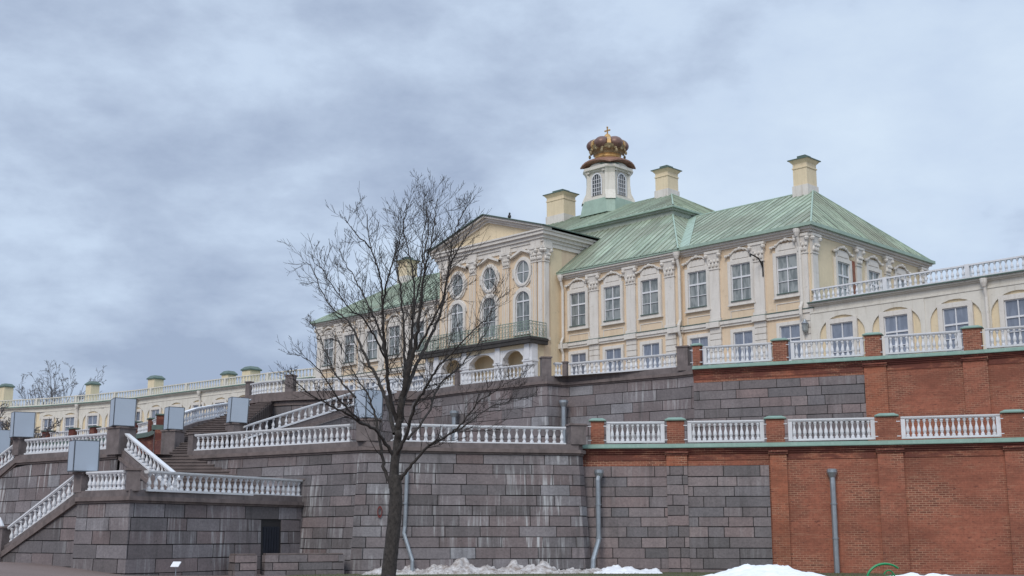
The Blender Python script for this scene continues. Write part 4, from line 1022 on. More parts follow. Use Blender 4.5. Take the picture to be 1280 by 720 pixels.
b = fb(); b.face([(-BS1, -BM - .06, 23.4), (-BS0, -BM - .06, 23.4), (-BC, -BM - .06, ap - .3)]); b.build('tympanum', m_cream, pal)
b = fb()
def rake(xe, ze, xa_, za, y0_, y1_, t):
    b.face([(xe, y0_, ze - t), (xa_, y0_, za - t), (xa_, y0_, za), (xe, y0_, ze)]); b.face([(xe, y0_, ze - t), (xe, y1_, ze - t), (xa_, y1_, za - t), (xa_, y0_, za - t)]); b.face([(xe, y0_, ze), (xa_, y0_, za), (xa_, y1_, za), (xe, y1_, ze)]); b.face([(xe, y0_, ze - t), (xe, y0_, ze), (xe, y1_, ze), (xe, y1_, ze - t)])
for sx, xe in ((1, -BS0 + .62), (-1, -BS1 - .62)):
    rake(xe, 23.62, -BC, ap + .05, ey - .05, -BM + .3, .16); rake(xe - sx * .3, 23.52, -BC, ap - .1, ey + .18, -BM + .3, .18); rake(xe - sx * .6, 23.46, -BC, ap - .27, ey + .38, -BM + .3, .18)
b.build('raking_cornice', m_trim, pal)
roof = fb(); g0 = 23.5
roof_plane(roof, [(-BS0 + .72, ey - .12, g0 + .16), (-BS0 + .72, 7, g0 + .16), (-BC, 7, ap + .14), (-BC, ey - .12, ap + .14)])
roof_plane(roof, [(-BS1 - .72, 7, g0 + .16), (-BS1 - .72, ey - .12, g0 + .16), (-BC, ey - .12, ap + .14), (-BC, 7, ap + .14)])
roof.build('block_roof', m_roof, pal)
b = fb()
for xe in (-BS0 + .74, -BS1 - .74):
    b.tube((xe, ey - .14, g0 + .13), (-BC, ey - .14, ap + .11), .055, n=4); b.tube((xe, ey - .14, g0 + .13), (xe, 5.5, g0 + .13), .055, n=4)
b.build('roof_edge', m_flashD, pal)
for s in (22.70, 26.23, 29.8):
    put_window('arched', FM(s, BM, 16.18), pal); put_window('oval', FM(s, BM, 20.62), pal)
for s, w_ in ((21.55, .52), (24.42, .62), (28.05, .62), (31.2, .52)): pilaster(s, BM, w_, 15.4, 21.15, 22.28, .14, lower=False, mt=m_peach)
pilaster(20.98, BM, .36, 15.4, 21.15, 22.28, .10, lower=False)
pilaster(0, 0, .46, 15.4, 21.15, 22.28, .10, lower=False, frame=F @ Matrix.Translation((-BS0, -BM + .30, 0)) @ Matrix.Rotation(R(90), 4, 'Z'))
for s, w_ in ((21.55, .52), (24.42, .62), (28.05, .62), (31.2, .52)):
    for k in (-.5, -.22, .22, .5):
        b = fb(); b.box(-s + k * w_ - .03, -s + k * w_ + .03, -BM - .17, -BM - .13, 15.6, 21.1); b.build('fluting_strip', m_trim, pal)
# ---- portico and balcony
PM = 3.4; cols_ = [20.98, 23.95, 27.5, 30.6, 31.75]
b = fb(); b.box(-31.95, -20.72, -PM - .02, -BM, 14.72, 15.12); b.box(-20.78, -20.72 + .0, -PM + .45, -BM, 10.6, 14.72); b.build('portico_side', m_cream, pal)
b = fb()
def arch_fill(mb, xa_, xb_, zs, zt, y0_, y1_, r=None, n=10, lobed=True):
    c = (xa_ + xb_) / 2; R_ = (xb_ - xa_) / 2; rz = min(r or R_, zt - zs - .06)
    pts = [(c - R_ * math.cos(math.pi * i / n), zs + rz * math.sin(math.pi * i / n) - (0.07 if (lobed and i in (2, n - 2)) else 0)) for i in range(n + 1)]
    for (a0, z0_), (a1, z1_) in zip(pts, pts[1:]):
        mb.face([(a0, y0_, z0_), (a1, y0_, z1_), (a1, y0_, zt), (a0, y0_, zt)]); mb.face([(a0, y0_, z0_), (a0, y1_, z0_), (a1, y1_, z1_), (a1, y0_, z1_)])
        mb.face([(a1, y1_, z1_), (a0, y1_, z0_), (a0, y1_, zt), (a1, y1_, zt)])
for s0, s1 in zip(cols_, cols_[1:]):
    if s1 - s0 > 2:
        b = fb(); arch_fill(b, -s1 + .42, -s0 - .42, 13.9, 14.98, -PM + .02, -PM + .45, .75); b.build('portico_arch', m_white, pal)
for s in cols_:
    b = fb(); w_ = .44 if s < 31.7 else .2
    b.box(-s - w_, -s + w_, -PM, -PM + .6, 10.6, 14.97); b.box(-s - w_ - .06, -s + w_ + .06, -PM - .06, -PM + .62, 13.72, 13.86); b.box(-s - w_ * .55, -s + w_ * .55, -PM - .10, -PM, 13.86, 14.97); b.box(-s - w_ - .06, -s + w_ + .06, -PM - .06, -PM + .62, 10.6, 11.2)
    b.build('column', m_white, pal)
b = fb(); b.box(-32.0, -20.9, -BM - .03, -BM, 11, 14.9); b.build('portico_back_wall', m_cream, pal)
b = fb(); b.box(-32.3, -20.37, -PM - .40, -BM + .1, 14.98, 15.24); b.box(-32.35, -20.32, -PM - .45, -BM + .1, 15.24, 15.42); b.build('balcony_slab', m_slab, pal)
def railing(mb, a, b_, z0, h):
    a = Vector(a); b_ = Vector(b_); L_ = (b_ - a).length; t = (b_ - a) / L_; n = max(1, int(L_ / .30))
    mb.tube((a.x, a.y, z0 + h), (b_.x, b_.y, z0 + h), .035, n=4); mb.tube((a.x, a.y, z0 + .06), (b_.x, b_.y, z0 + .06), .03, n=4); mb.tube((a.x, a.y, z0 + h - .18), (b_.x, b_.y, z0 + h - .18), .018, n=4)
    for i in range(n + 1):
        p = a + t * (L_ * i / n); mb.tube((p.x, p.y, z0), (p.x, p.y, z0 + h), .022, n=4)
        if i < n:
            c = a + t * (L_ * (i + .5) / n)
            for rr, zc_ in ((.125, .30), (.13, .62), (.08, .90)):
                for k in range(8):
                    a0, a1 = 2 * math.pi * k / 8, 2 * math.pi * (k + 1) / 8
                    mb.tube((c.x + t.x * rr * math.cos(a0), c.y + t.y * rr * math.cos(a0), z0 + zc_ + rr * math.sin(a0)), (c.x + t.x * rr * math.cos(a1), c.y + t.y * rr * math.cos(a1), z0 + zc_ + rr * math.sin(a1)), .017, n=3)
b = fb(); yb = -PM - .35
railing(b, (-32.2, yb, 0), (-20.45, yb, 0), 15.42, 1.12); railing(b, (-20.45, yb, 0), (-20.45, -BM, 0), 15.42, 1.12); railing(b, (-32.2, yb, 0), (-32.2, -BM, 0), 15.42, 1.12); b.build('balcony_railing', m_iron, pal)
# ---- chimneys
def chimney(s, m, z0, z1, w_, d, label=None):
    b = fb(); x_, y_ = -s, -m
    b.box(x_ - w_ / 2, x_ + w_ / 2, y_ - d / 2, y_ + d / 2, z0 - 1.2, z1 - .35); b.box(x_ - w_ / 2 - .05, x_ + w_ / 2 + .05, y_ - d / 2 - .05, y_ + d / 2 + .05, z1 - .75, z1 - .66)
    b.prism([(x_ - w_ / 2, y_ - d / 2), (x_ + w_ / 2, y_ - d / 2), (x_ + w_ / 2, y_ + d / 2), (x_ - w_ / 2, y_ + d / 2)], z1 - .4, z1 - .15, top=[(x_ - w_ / 2 - .2, y_ - d / 2 - .2), (x_ + w_ / 2 + .2, y_ - d / 2 - .2), (x_ + w_ / 2 + .2, y_ + d / 2 + .2), (x_ - w_ / 2 - .2, y_ + d / 2 + .2)])
    o = b.build('chimney', m_cream, pal, label=label)
    b = fb(); q = .26; b.box(x_ - w_ / 2 - q, x_ + w_ / 2 + q, y_ - d / 2 - q, y_ + d / 2 + q, z1 - .15, z1 - .08)
    b.prism([(x_ - w_ / 2 - q, y_ - d / 2 - q), (x_ + w_ / 2 + q, y_ - d / 2 - q), (x_ + w_ / 2 + q, y_ + d / 2 + q), (x_ - w_ / 2 - q, y_ + d / 2 + q)], z1 - .08, z1 + .12, top=[(x_ - w_ / 4, y_ - d / 4), (x_ + w_ / 4, y_ - d / 4), (x_ + w_ / 4, y_ + d / 4), (x_ - w_ / 4, y_ + d / 4)])
    b.box(x_ - w_ * .3, x_ + w_ * .3, y_ - d * .3, y_ + d * .3, z1 + .10, z1 + .24); b.build('chimney_cap', m_flashD, o)
    b = fb(); b.box(x_ - w_ / 2 - .07, x_ + w_ / 2 + .07, y_ - d / 2 - .07, y_ + d / 2 + .07, z0 - 1.0, z0 + .28); b.build('chimney_base', m_trim, o)
chimney(4.6, -7.5, 25.1, 27.35, 1.10, 1.25); chimney(19.5, -11.2, 28.5, 30.6, 1.25, 1.35); chimney(30.9, -11.0, 28.45, 30.8, 2.0, 1.5); chimney(47.2, -7.5, 25.0, 26.9, 1.25, 1.25)
# ---- crown lantern
LS, LM_ = 25.5, -11.0
LT = F @ Matrix.Translation((-LS, -LM_, 0))
b = MB(LT)
def oct_(h, c): return [(-h + c, -h), (h - c, -h), (h, -h + c), (h, h - c), (h - c, h), (-h + c, h), (-h, h - c), (-h, -h + c)]
b.prism(oct_(1.95, .5), 27.6, 28.9, top=oct_(1.75, .5)); lan = b.build('lantern_base', m_roofL, pal)
lw_ = thing  # noqa
b = MB(LT); b.prism(oct_(1.62, .62), 28.9, 29.15); b.prism(oct_(1.42, .52), 29.15, 31.35)
for sx in (-1, 1):
    for sy in (-1, 1):   # scroll buttresses on the chamfered corners
        M2 = LT @ Matrix.Rotation(math.atan2(sy, sx), 4, 'Z'); b.M = M2
        for (r0, z0_), (r1, z1_) in zip([(2.25, 28.75), (2.12, 29.1), (1.88, 29.6), (1.80, 30.4), (1.80, 31.1), (1.95, 31.4)], [(2.12, 29.1), (1.88, 29.6), (1.80, 30.4), (1.80, 31.1), (1.95, 31.4), (2.1, 31.55)]):
            for (xa_, xb_, w_) in ((r0, r1, .42),):
                b.face([(xa_, -w_, z0_), (xa_, w_, z0_), (xb_, w_, z1_), (xb_, -w_, z1_)])
                for s_ in (-w_, w_): b.face([(1.2, s_, z0_), (xa_, s_, z0_), (xb_, s_, z1_), (1.2, s_, z1_)])
        b.M = LT
b.prism(oct_(1.55, .55), 31.35, 31.5); b.prism(oct_(1.75, .62), 31.5, 31.75)
# curved cornice over each window
for k in range(4):
    b.M = LT @ Matrix.Rotation(k * math.pi / 2, 4, 'Z'); n = 8
    for i in range(n):
        a0, a1 = math.pi * i / n, math.pi * (i + 1) / n
        A = lambda r, a_, y_: (r * math.cos(a_), y_, 31.25 + r * .75 * math.sin(a_))
        b.face([A(.72, a0, -1.62), A(1.0, a0, -1.62), A(1.0, a1, -1.62), A(.72, a1, -1.62)]); b.face([A(1.0, a0, -1.62), A(1.0, a0, -1.3), A(1.0, a1, -1.3), A(1.0, a1, -1.62)]); b.face([A(.72, a0, -1.3), A(.72, a0, -1.62), A(.72, a1, -1.62), A(.72, a1, -1.3)])
b.M = LT
lt = b.build('lantern', m_pale, pal)
for k in range(4):
    M3 = LT @ Matrix.Rotation(k * math.pi / 2, 4, 'Z') @ Matrix.Translation((0, -1.43, 29.3)); n = 8
    wv = MB(M3); w_, hs = .50, 1.35
    wv.face([(-w_, -.02, 0), (w_, -.02, 0), (w_, -.02, hs)] + [(w_ * math.cos(math.pi * i / n), -.02, hs + w_ * math.sin(math.pi * i / n)) for i in range(1, n)] + [(-w_, -.02, hs)]); wv.build('lantern_window', m_glassD, lt)
    wv = MB(M3)
    for x_ in (-.25, 0, .25): wv.box(x_ - .02, x_ + .02, -.06, -.03, 0, hs + .35)
    for z_ in (.3, .65, 1.0, 1.35): wv.box(-w_, w_, -.055, -.03, z_ - .02, z_ + .02)
    for i in range(n):
        a0, a1 = math.pi * i / n, math.pi * (i + 1) / n; A = lambda r, a_: (r * math.cos(a_), -.07, hs + r * math.sin(a_)); wv.face([A(.46, a0), A(.58, a0), A(.58, a1), A(.46, a1)])
    for s_ in (-1, 1): x_ = sorted((s_ * .46, s_ * .58)); wv.box(x_[0], x_[1], -.07, -.03, 0, hs)
    wv.build('window_bars', m_white, lt)
b = MB(LT); b.lathe([(0.9, 31.6), (1.62, 31.7), (1.62, 31.95), (1.45, 32.25), (1.2, 32.4)], n=24); b.build('green_collar', m_roofL, lt)
# copper skirt: eight-sided, drooping at corners
b = MB(LT); n = 32
for i in range(n):
    def rim(j, k):
        a_ = 2 * math.pi * j / n; c = abs(math.cos(2 * (a_)))  # 4-fold
        sw = 1 - c; r = (2.02 + .32 * sw); z = 32.30 - .32 * sw ** 1.3
        if k == 0: return (r * math.cos(a_), r * math.sin(a_), z - .12)
        if k == 1: return (r * math.cos(a_), r * math.sin(a_), z)
        if k == 2: return (1.62 * math.cos(a_), 1.62 * math.sin(a_), 32.48)
        if k == 3: return (1.12 * math.cos(a_), 1.12 * math.sin(a_), 32.62)
        return (1.3 * math.cos(a_), 1.3 * math.sin(a_), 32.0)
    for k0, k1 in ((4, 0), (0, 1), (1, 2), (2, 3)): b.face([rim(i, k0), rim(i + 1, k0), rim(i + 1, k1), rim(i, k1)])
b.build('copper_skirt', m_copE, pal)
b = MB(LT); b.lathe([(1.0, 32.5), (1.10, 32.62), (1.16, 32.74), (1.08, 32.9), (1.14, 33.0), (0, 33.0)], n=28); cr_ = b.build('crown_ring', m_gold, pal)
b = MB(LT); n = 36
for i in range(n):
    def cr2(j, k):
        a_ = 2 * math.pi * j / n; w_ = .5 + .5 * math.cos(8 * a_)
        r, z = [(1.08, 32.98), (1.22, 33.2), (1.42 + .1 * w_, 33.40), (1.52 + .14 * w_, 33.55 + .16 * w_), (1.36, 33.55)][k]
        return (r * math.cos(a_), r * math.sin(a_), z)
    for k in range(4): b.face([cr2(i, k), cr2(i + 1, k), cr2(i + 1, k + 1), cr2(i, k + 1)])
for i in range(16):
    a_ = 2 * math.pi * i / 16; b.lathe([(0, -.15), (.11, -.07), (.13, .03), (.07, .13), (0, .18)], (1.47 * math.cos(a_), 1.47 * math.sin(a_), 33.35), 6)
for i in range(8):
    a_ = 2 * math.pi * (i + .5) / 8; b.lathe([(0, -.28), (.09, -.2), (.12, -.08), (.08, .05), (0, .1)], (1.6 * math.cos(a_), 1.6 * math.sin(a_), 33.18), 6)
b.build('crown_leaves', m_goldD, cr_)
for i in range(6):   # swelling lobes
    a_ = 2 * math.pi * i / 6 + R(45); b = MB(LT @ Matrix.Rotation(a_, 4, 'Z') @ Matrix.Translation((.92, 0, 33.86)))
    pr_ = [(.0001, -.62)] + [(math.cos(t_) * .86, math.sin(t_) * .62) for t_ in [R(x) for x in range(-75, 90, 15)]] + [(.0001, .62)]
    b.lathe(pr_, n=14, sx=1.02, sy=.84); b.build('crown_lobe', m_copR, cr_, smooth=True)
for i in range(6):   # gold bands between lobes
    a_ = 2 * math.pi * (i + .5) / 6 + R(45); b = MB(LT @ Matrix.Rotation(a_, 4, 'Z'))
    pts = [(1.45, 33.4), (1.62, 33.7), (1.56, 34.05), (1.2, 34.35), (.7, 34.5), (.35, 34.5)]
    for (r0, z0_), (r1, z1_) in zip(pts, pts[1:]):
        b.face([(r0, -.17, z0_), (r0, .17, z0_), (r1, .14, z1_), (r1, -.14, z1_)])
        for s_ in (-.17, .17): b.face([(r0, s_, z0_), (r0 - .25, s_, z0_), (r1 - .2, s_ * .85, z1_), (r1, s_ * .85, z1_)])
    b.build('crown_arch', m_gold, cr_)
b = MB(LT); b.lathe([(0.3, 34.3), (.52, 34.42), (.5, 34.5), (.3, 34.55), (.34, 34.65), (.24, 34.85), (.10, 34.98), (.06, 35.0), (0, 35.02)], n=14)
b.box(-.045, .045, -.04, .04, 34.95, 35.55); b.box(-.2, .2, -.04, .04, 35.22, 35.32)
for x_, z_ in ((-.24, 35.27), (.24, 35.27), (0, 35.56)): b.lathe([(0, -.09), (.08, -.04), (.08, .04), (0, .09)], (x_, 0, z_), 6)
b.M = LT @ Matrix.Rotation(R(45), 4, 'Z')
b.build('cross_finial', m_gold, cr_)
# ---- downpipes on the palace
def dpipe(pts, r, m, parent, hopper=True, n=8, name='downpipe'):
    b = MB(); b.pipe(pts, r, n)
    p = Vector(pts[0])
    if hopper: b.lathe([(0, -.32), (r * 1.1, -.3), (r * 2.1, -.05), (r * 2.3, .12), (r * 2.3, .16), (0, .16)], (p.x, p.y, p.z), 10)
    return b.build(name, m, parent)
for s, m_ in ((9.78, .32), (.02, .20), (20.35, .35)):
    w0 = lambda mm, z, ds=0: tuple(F @ Vector((-s + ds, -mm, z)))
    if s < 1: w0 = lambda mm, z, ds=0: tuple(F @ Vector((-.55 + ds, -mm, z)))
    dpipe([w0(m_ + .25, 20.1), w0(m_ + .2, 19.8), w0(m_, 19.2), w0(m_, 15.7), w0(m_ + .2, 15.3), w0(m_ + .2, 14.9), w0(m_, 14.5), w0(m_, 10.7)], .10, m_trim, pal)

# ================================================================== GALLERIES
def gallery(label, path, bays, zr0, zr1, parent_label=None, depth=6.0, far=False, ch=(), pipes=()):
    e = thing('gallery', label, 'gallery', (path[0][0], path[0][1], ZU)); L = arclen(path)
    b = MB(); b.sweep([(x, y, ZU) for x, y in path], -depth, 0.0, -.3, 15.3 - ZU); b.build('wall', m_cream, e)
    b = MB(); p = [(x, y, 15.3) for x, y in path]
    b.sweep(p, -depth, .16, -.42, -.30); b.sweep(p, -depth, .08, -.30, 0); b.sweep(p, -depth, .2, 0, .08); b.sweep(p, -depth, .34, .08, .18); b.build('cornice', m_pale, e)
    b = MB(); b.sweep(p, -depth - .2, .46, .18, .25); b.build('gutter', m_flashD if not far else m_flash, e)
    mb_a = MB()
    prev = 0
    edges = [0] + [(bays[i] + bays[i + 1]) / 2 for i in range(len(bays) - 1)] + [L[-1]]
    for i, s in enumerate(bays):
        a = ang_at(path, s); p_ = at_len(path, L, s); M_ = Matrix.Translation((p_[0], p_[1], 0)) @ Matrix.Rotation(a, 4, 'Z')
        mb_a.M = M_; l, r_ = max(-2.4, edges[i] - s), min(2.4, edges[i + 1] - s); hw = 1.52; zs = 13.4
        mb_a.box(l, -hw, -.12, .0, ZU, 15.0); mb_a.box(hw, r_, -.12, .0, ZU, 15.0); arch_fill(mb_a, -hw, hw, zs, 15.0, -.12, 0, 1.18, 14, False)
        put_window('gallery', Matrix.Translation((p_[0], p_[1], 11.6)) @ Matrix.Rotation(a, 4, 'Z'), e)
    mb_a.M = None; mb_a.build('arcade', m_pale, e)
    # parapet balustrade in bays
    base = 16.42; off_ = offset(path, -.05)
    N_ = max(1, int(L[-1] / (4.4 if not far else 6)))
    for i in range(N_):
        s0 = L[-1] * i / N_ + .12; s1 = L[-1] * (i + 1) / N_ - .12
        pts = [at_len(off_, L, s0)] + [off_[k] for k in range(len(L)) if s0 + .1 < L[k] < s1 - .1] + [at_len(off_, L, s1)]
        pr3 = [(x, y, base) for x, y in pts]
        r_ = MB(); r_.sweep(pr3, -.1, .1, -.09, 0); r_.sweep(pr3, -.1, .1, -.84, -.72); ro = r_.build('parapet_rail', m_pale if far else m_white, e)
        Lp = arclen(pts); n = int(Lp[-1] / (.3 if not far else .42)); q = MB()
        if far:
            for k in range(n): p_ = at_len(pts, Lp, Lp[-1] * (k + .5) / n); q.lathe([(.09, 0), (.1, .16), (.05, .4), (.09, .63)], (p_[0], p_[1], base - .72), 4)
            structure(q.build('baluster_row', m_pale, ro), 'stuff')
        else:
            off3 = wloc(ro)
            for k in range(n):
                p_ = at_len(pts, Lp, Lp[-1] * (k + .5) / n); o = bpy.data.objects.new('baluster', BMESH); col.objects.link(o); o.parent = ro; o.location = Vector((p_[0], p_[1], base - .72)) - off3; o.scale = (1, 1, 1.05)
        pp = at_len(off_, L, L[-1] * (i + 1) / N_); a = ang_at(path, L[-1] * (i + 1) / N_ - .2)
        q = MB(Matrix.Translation((pp[0], pp[1], 0)) @ Matrix.Rotation(a, 4, 'Z')); q.box(-.13, .13, -.12, .12, base - .86, base + .02); q.build('parapet_post', m_pale if far else m_white, e)
    for s in pipes:
        a = ang_at(path, s); p_ = at_len(path, L, s); nx_, ny_ = math.sin(a), -math.cos(a); w0 = lambda o_, z: (p_[0] + nx_ * o_, p_[1] + ny_ * o_, z)
        dpipe([w0(.42, 15.25), w0(.36, 14.9), w0(.24, 14.4), w0(.24, 10.7)], .09, m_trim, e)
    for (x, y, z, w_) in ch:
        q = MB(Matrix.Translation((x, y, 0)) @ Matrix.Rotation(R(-40), 4, 'Z')); q.box(-w_ / 2, w_ / 2, -w_ / 2, w_ / 2, 15.3, z); o = q.build('chimney', m_cream, e)
        k = w_ / 2 + .12; q.__init__(q.M); q.box(-k, k, -k, k, z, z + .12); q.prism([(-k, -k), (k, -k), (k, k), (-k, k)], z + .12, z + .4, top=[(-k * .6, -k * .6), (k * .6, -k * .6), (k * .6, k * .6), (-k * .6, k * .6)]); q.build('chimney_cap', m_flashD, o)
    return e
F0 = lambda s, m: tuple((F @ Vector((-s, -m, 0)))[:2])
gallery('single-storey arcaded gallery with rooftop balustrade at the right of the palace', [F0(0.05, 0.03), F0(-9, 0.05), F0(-20, 0.3)], [2.1, 5.6, 9.2, 12.75, 16.3, 19.0], 0, 0, pipes=(11.1,))
GP = [(-76, 142.4), (-70, 141.5), (-64, 140.3), (-57.2, 138.2), (-50.9, 135.5), (-43.7, 131.2), (-38.6, 127.6), (-34.1, 123.6), (-29.8, 120.0), (-25.8, 116.6), (-21.7, 113.4), (-17.6, 110.5)]
LG = arclen(GP)[-1]
gallery('long curved single-storey gallery receding at the far left behind the terraces', GP, [1.8 + 3.55 * i for i in range(int(LG / 3.55))], 0, 0, far=True,
        ch=((-46.5, 137.0, 18.0, 1.05), (-37.4, 129.6, 17.7, 1.15), (-28.2, 122.8, 17.3, 1.0), (-25.6, 121.0, 17.5, 1.25), (-57.6, 140.8, 18.2, 1.1)), pipes=(19.0, 31.5, 41.0, 52.0))

# ================================================================== SMALL FITTINGS
def zinc_pipe(pts, r, label, funnel=True):
    b = MB(); b.pipe(pts, r, 10); p = Vector(pts[0])
    if funnel: b.lathe([(0, -.28), (r * 1.1, -.25), (r * 1.9, -.02), (r * 1.9, .10), (r * 1.2, .14), (0, .14)], tuple(p), 12)
    for z in [q for q in (1.5, 3.0) if pts[-1][2] < q < pts[0][2]]:
        b.lathe([(r, z - .03), (r * 1.25, z - .03), (r * 1.25, z + .03), (r, z + .03)], (pts[1][0], pts[1][1], 0), 10)
    tag(b.build('downpipe', m_zinc), label, 'downpipe', 'zinc downpipes')
zinc_pipe([(-4.6, 54.85, 4.35), (-4.65, 54.78, 2.0), (-4.68, 54.72, 1.7), (-4.28, 54.5, .55), (-4.28, 54.45, .12)], .085, 'zinc downpipe on the granite just right of the tree trunk, kinked near the ground', False)
zinc_pipe([(3.98, 57.3, 4.45), (3.92, 57.2, 4.1), (3.92, 57.2, 1.5), (3.88, 57.1, 1.3), (3.62, 56.6, .55), (3.6, 56.55, .1)], .115, 'zinc downpipe with a funnel in the corner where granite meets the brick wall')
zinc_pipe([(14.25, 55.75, 4.4), (14.25, 55.72, 3.9), (14.25, 55.72, -.1)], .125, 'straight zinc downpipe on the red brick wall at right')
zinc_pipe([(-3.5, 75.1, 8.9), (-3.5, 75.1, 8.5), (-3.5, 75.1, 5.5)], .15, 'short zinc downpipe on the upper granite wall behind the bastion rail, near the tree')
zinc_pipe([(2.95, 70.85, 9.1), (2.95, 70.85, 8.7), (2.95, 70.85, 5.5)], .14, 'short zinc downpipe on the upper granite wall below the corner pedestal')
# wrought brackets, lantern, bird
def bracket(s, m, z, label, k=1.0):
    b = MB(F @ Matrix.Translation((-s, -m, z))); b.tube((0, 0, 0), (0, 0, -1.25 * k), .05, n=5); b.pipe([(0, 0, -.55 * k), (-.02, -.2, -.1), (-.05, -.45 * k, .12), (-.08, -1.0 * k, .22), (-.1, -1.5 * k, .28)], .05, 5); b.pipe([(0, 0, -.25), (0, -.2, -.05), (0, -.4, .08)], .03, 4); b.tube((-.1, -1.5 * k, .28), (-.1, -1.5 * k, .1), .06, n=5)
    tag(b.build('wall_bracket', m_dark), label, 'bracket')
bracket(3.3, .15, 18.7, 'black iron bracket on the pilaster between the right-hand upper windows', .8)
bracket(46.9, .15, 18.2, 'black iron bracket beside the leftmost upper window of the palace', .8)
lt_ = thing('wall_lantern', 'small grey wall lantern at the right corner of the palace ground floor', 'lantern', tuple(F @ Vector((-.35, -.3, 13.7))))
b = MB(F @ Matrix.Translation((-.30, -.38, 13.7))); b.lathe([(0, 0), (.1, .05), (.17, .15), (.2, .55), (0, .58)], n=8); b.build('glass', m_glass, lt_)
b = MB(F @ Matrix.Translation((-.30, -.38, 13.7))); b.lathe([(.22, .55), (.24, .6), (.1, .75), (.05, .85), (0, .9)], n=8); b.tube((0, 0, .8), (0, .3, .8), .03); b.build('lantern_cap', m_zinc, lt_)
b = MB(F @ Matrix.Translation((-25.2, 1.0 - BM, 25.35)))
b.lathe([(0, -.02), (.10, .02), (.14, .12), (.11, .24), (.05, .33), (0, .34)], n=8); b.lathe([(0, .28), (.07, .32), (.08, .38), (.04, .44), (0, .45)], (.05, -.03, 0), 8); b.tube((.1, -.05, .37), (.2, -.08, .36), .02, .003, 5); b.tube((-.05, .03, .12), (-.30, .1, .0), .06, .02, 5); b.tube((0, 0, -.1), (0, 0, .05), .02, n=4)
tag(b.build('pigeon', m_dark, smooth=True), 'small dark bird perched on the pediment roof', 'bird')

# low granite kerb walls before the doorway
def low_wall(a, b_, w_, z0, z1, label, ch=.36):
    e = thing('low_wall', label, 'wall', (a[0], a[1], z0)); r_ = random.Random(int(a[0] * 10) + 77)
    d_ = Vector((b_[0] - a[0], b_[1] - a[1])).normalized(); n_ = Vector((-d_.y, d_.x)) * w_
    path = [(a[0] + n_.x, a[1] + n_.y), a, b_, (b_[0] + n_.x, b_[1] + n_.y)]
    m = MB(); stone_face(m, path, z0, z1 - .02, r_, ch=ch, lens=(.7, 1.6)); m.face([(*p, z1 - .02) for p in path], tone=.5); m.build('stone_facing', m_granP, e)
    m = MB(); m.prism([(p[0], p[1]) for p in [(path[0][0], path[0][1]), (a[0], a[1]), (b_[0], b_[1]), (path[3][0], path[3][1])]], z1 - .02, z1 + .03); m.build('cap_stone', m_cope, e)
low_wall((-10.20, 52.6), (-7.2, 54.1), .45, -.1, .86, 'long low wall of granite blocks in front of the dark doorway')
low_wall((-11.25, 51.7), (-10.55, 52.25), .55, -.1, .86, 'short mossy granite block wall left of the dark doorway')
# small things on the ground
sg = thing('notice_sign', 'small white tilted notice on a stake in front of the landing wall', 'sign', (-12.3, 46.5, gz(-12.3, 46.5)))
b = MB(); b.tube((-12.3, 46.5, .0), (-12.3, 46.5, .52), .018, n=6); b.build('stake', m_zinc, sg)
b = MB(Matrix.Translation((-12.3, 46.47, .58)) @ Matrix.Rotation(R(-14), 4, 'Z') @ Matrix.Rotation(R(-50), 4, 'X')); b.box(-.16, .16, -.015, .015, -.14, .14); b.build('notice_board', m_white, sg)
b = MB(Matrix.Translation((-22.0, 51.9, .45)) @ Matrix.Rotation(R(-30), 4, 'Z')); b.box(-.55, .45, -.3, .3, 0, .82); ub = tag(b.build('utility_box', m_white), 'pale grey utility box on the ground at the left edge', 'utility box')
b = MB(Matrix.Translation((-22.0, 51.9, .45)) @ Matrix.Rotation(R(-30), 4, 'Z')); b.box(-.59, .49, -.34, .34, .82, .87); b.box(-.06, -.04, -.31, -.3, .05, .78); b.build('lid', m_zinc, ub)
# green ring-shaped metalwork
b = MB(); cx_, cy_, cz_ = 11.75, 40, .22
arc = [(cx_ + .60 * math.cos(R(a_)), cy_, cz_ + .52 * math.sin(R(a_))) for a_ in range(200, 38, -9)]
b.pipe(arc, [.028 + .012 * math.sin(math.pi * i / (len(arc) - 1)) for i in range(len(arc))], 8)
b.pipe([(cx_ + .10 + .20 * math.cos(R(a_)), cy_, cz_ - .02 + .34 * math.sin(R(a_))) for a_ in range(-40, 150, 12)], .022, 6)
b.pipe([(cx_ - .1, cy_, -.02), (cx_ - .05, cy_, .3), (cx_ + .06, cy_, .38)], .02, 6); b.tube((cx_ + .17, cy_, -.02), (cx_ + .2, cy_, .42), .022)
b.pipe([(cx_ - .56, cy_, .12), (cx_ - .5, cy_, -.02)], .03, 6)
tag(b.build('metal_scroll', m_green), 'bright green curved metal scroll in front of the brick wall at the bottom right', 'metalwork')
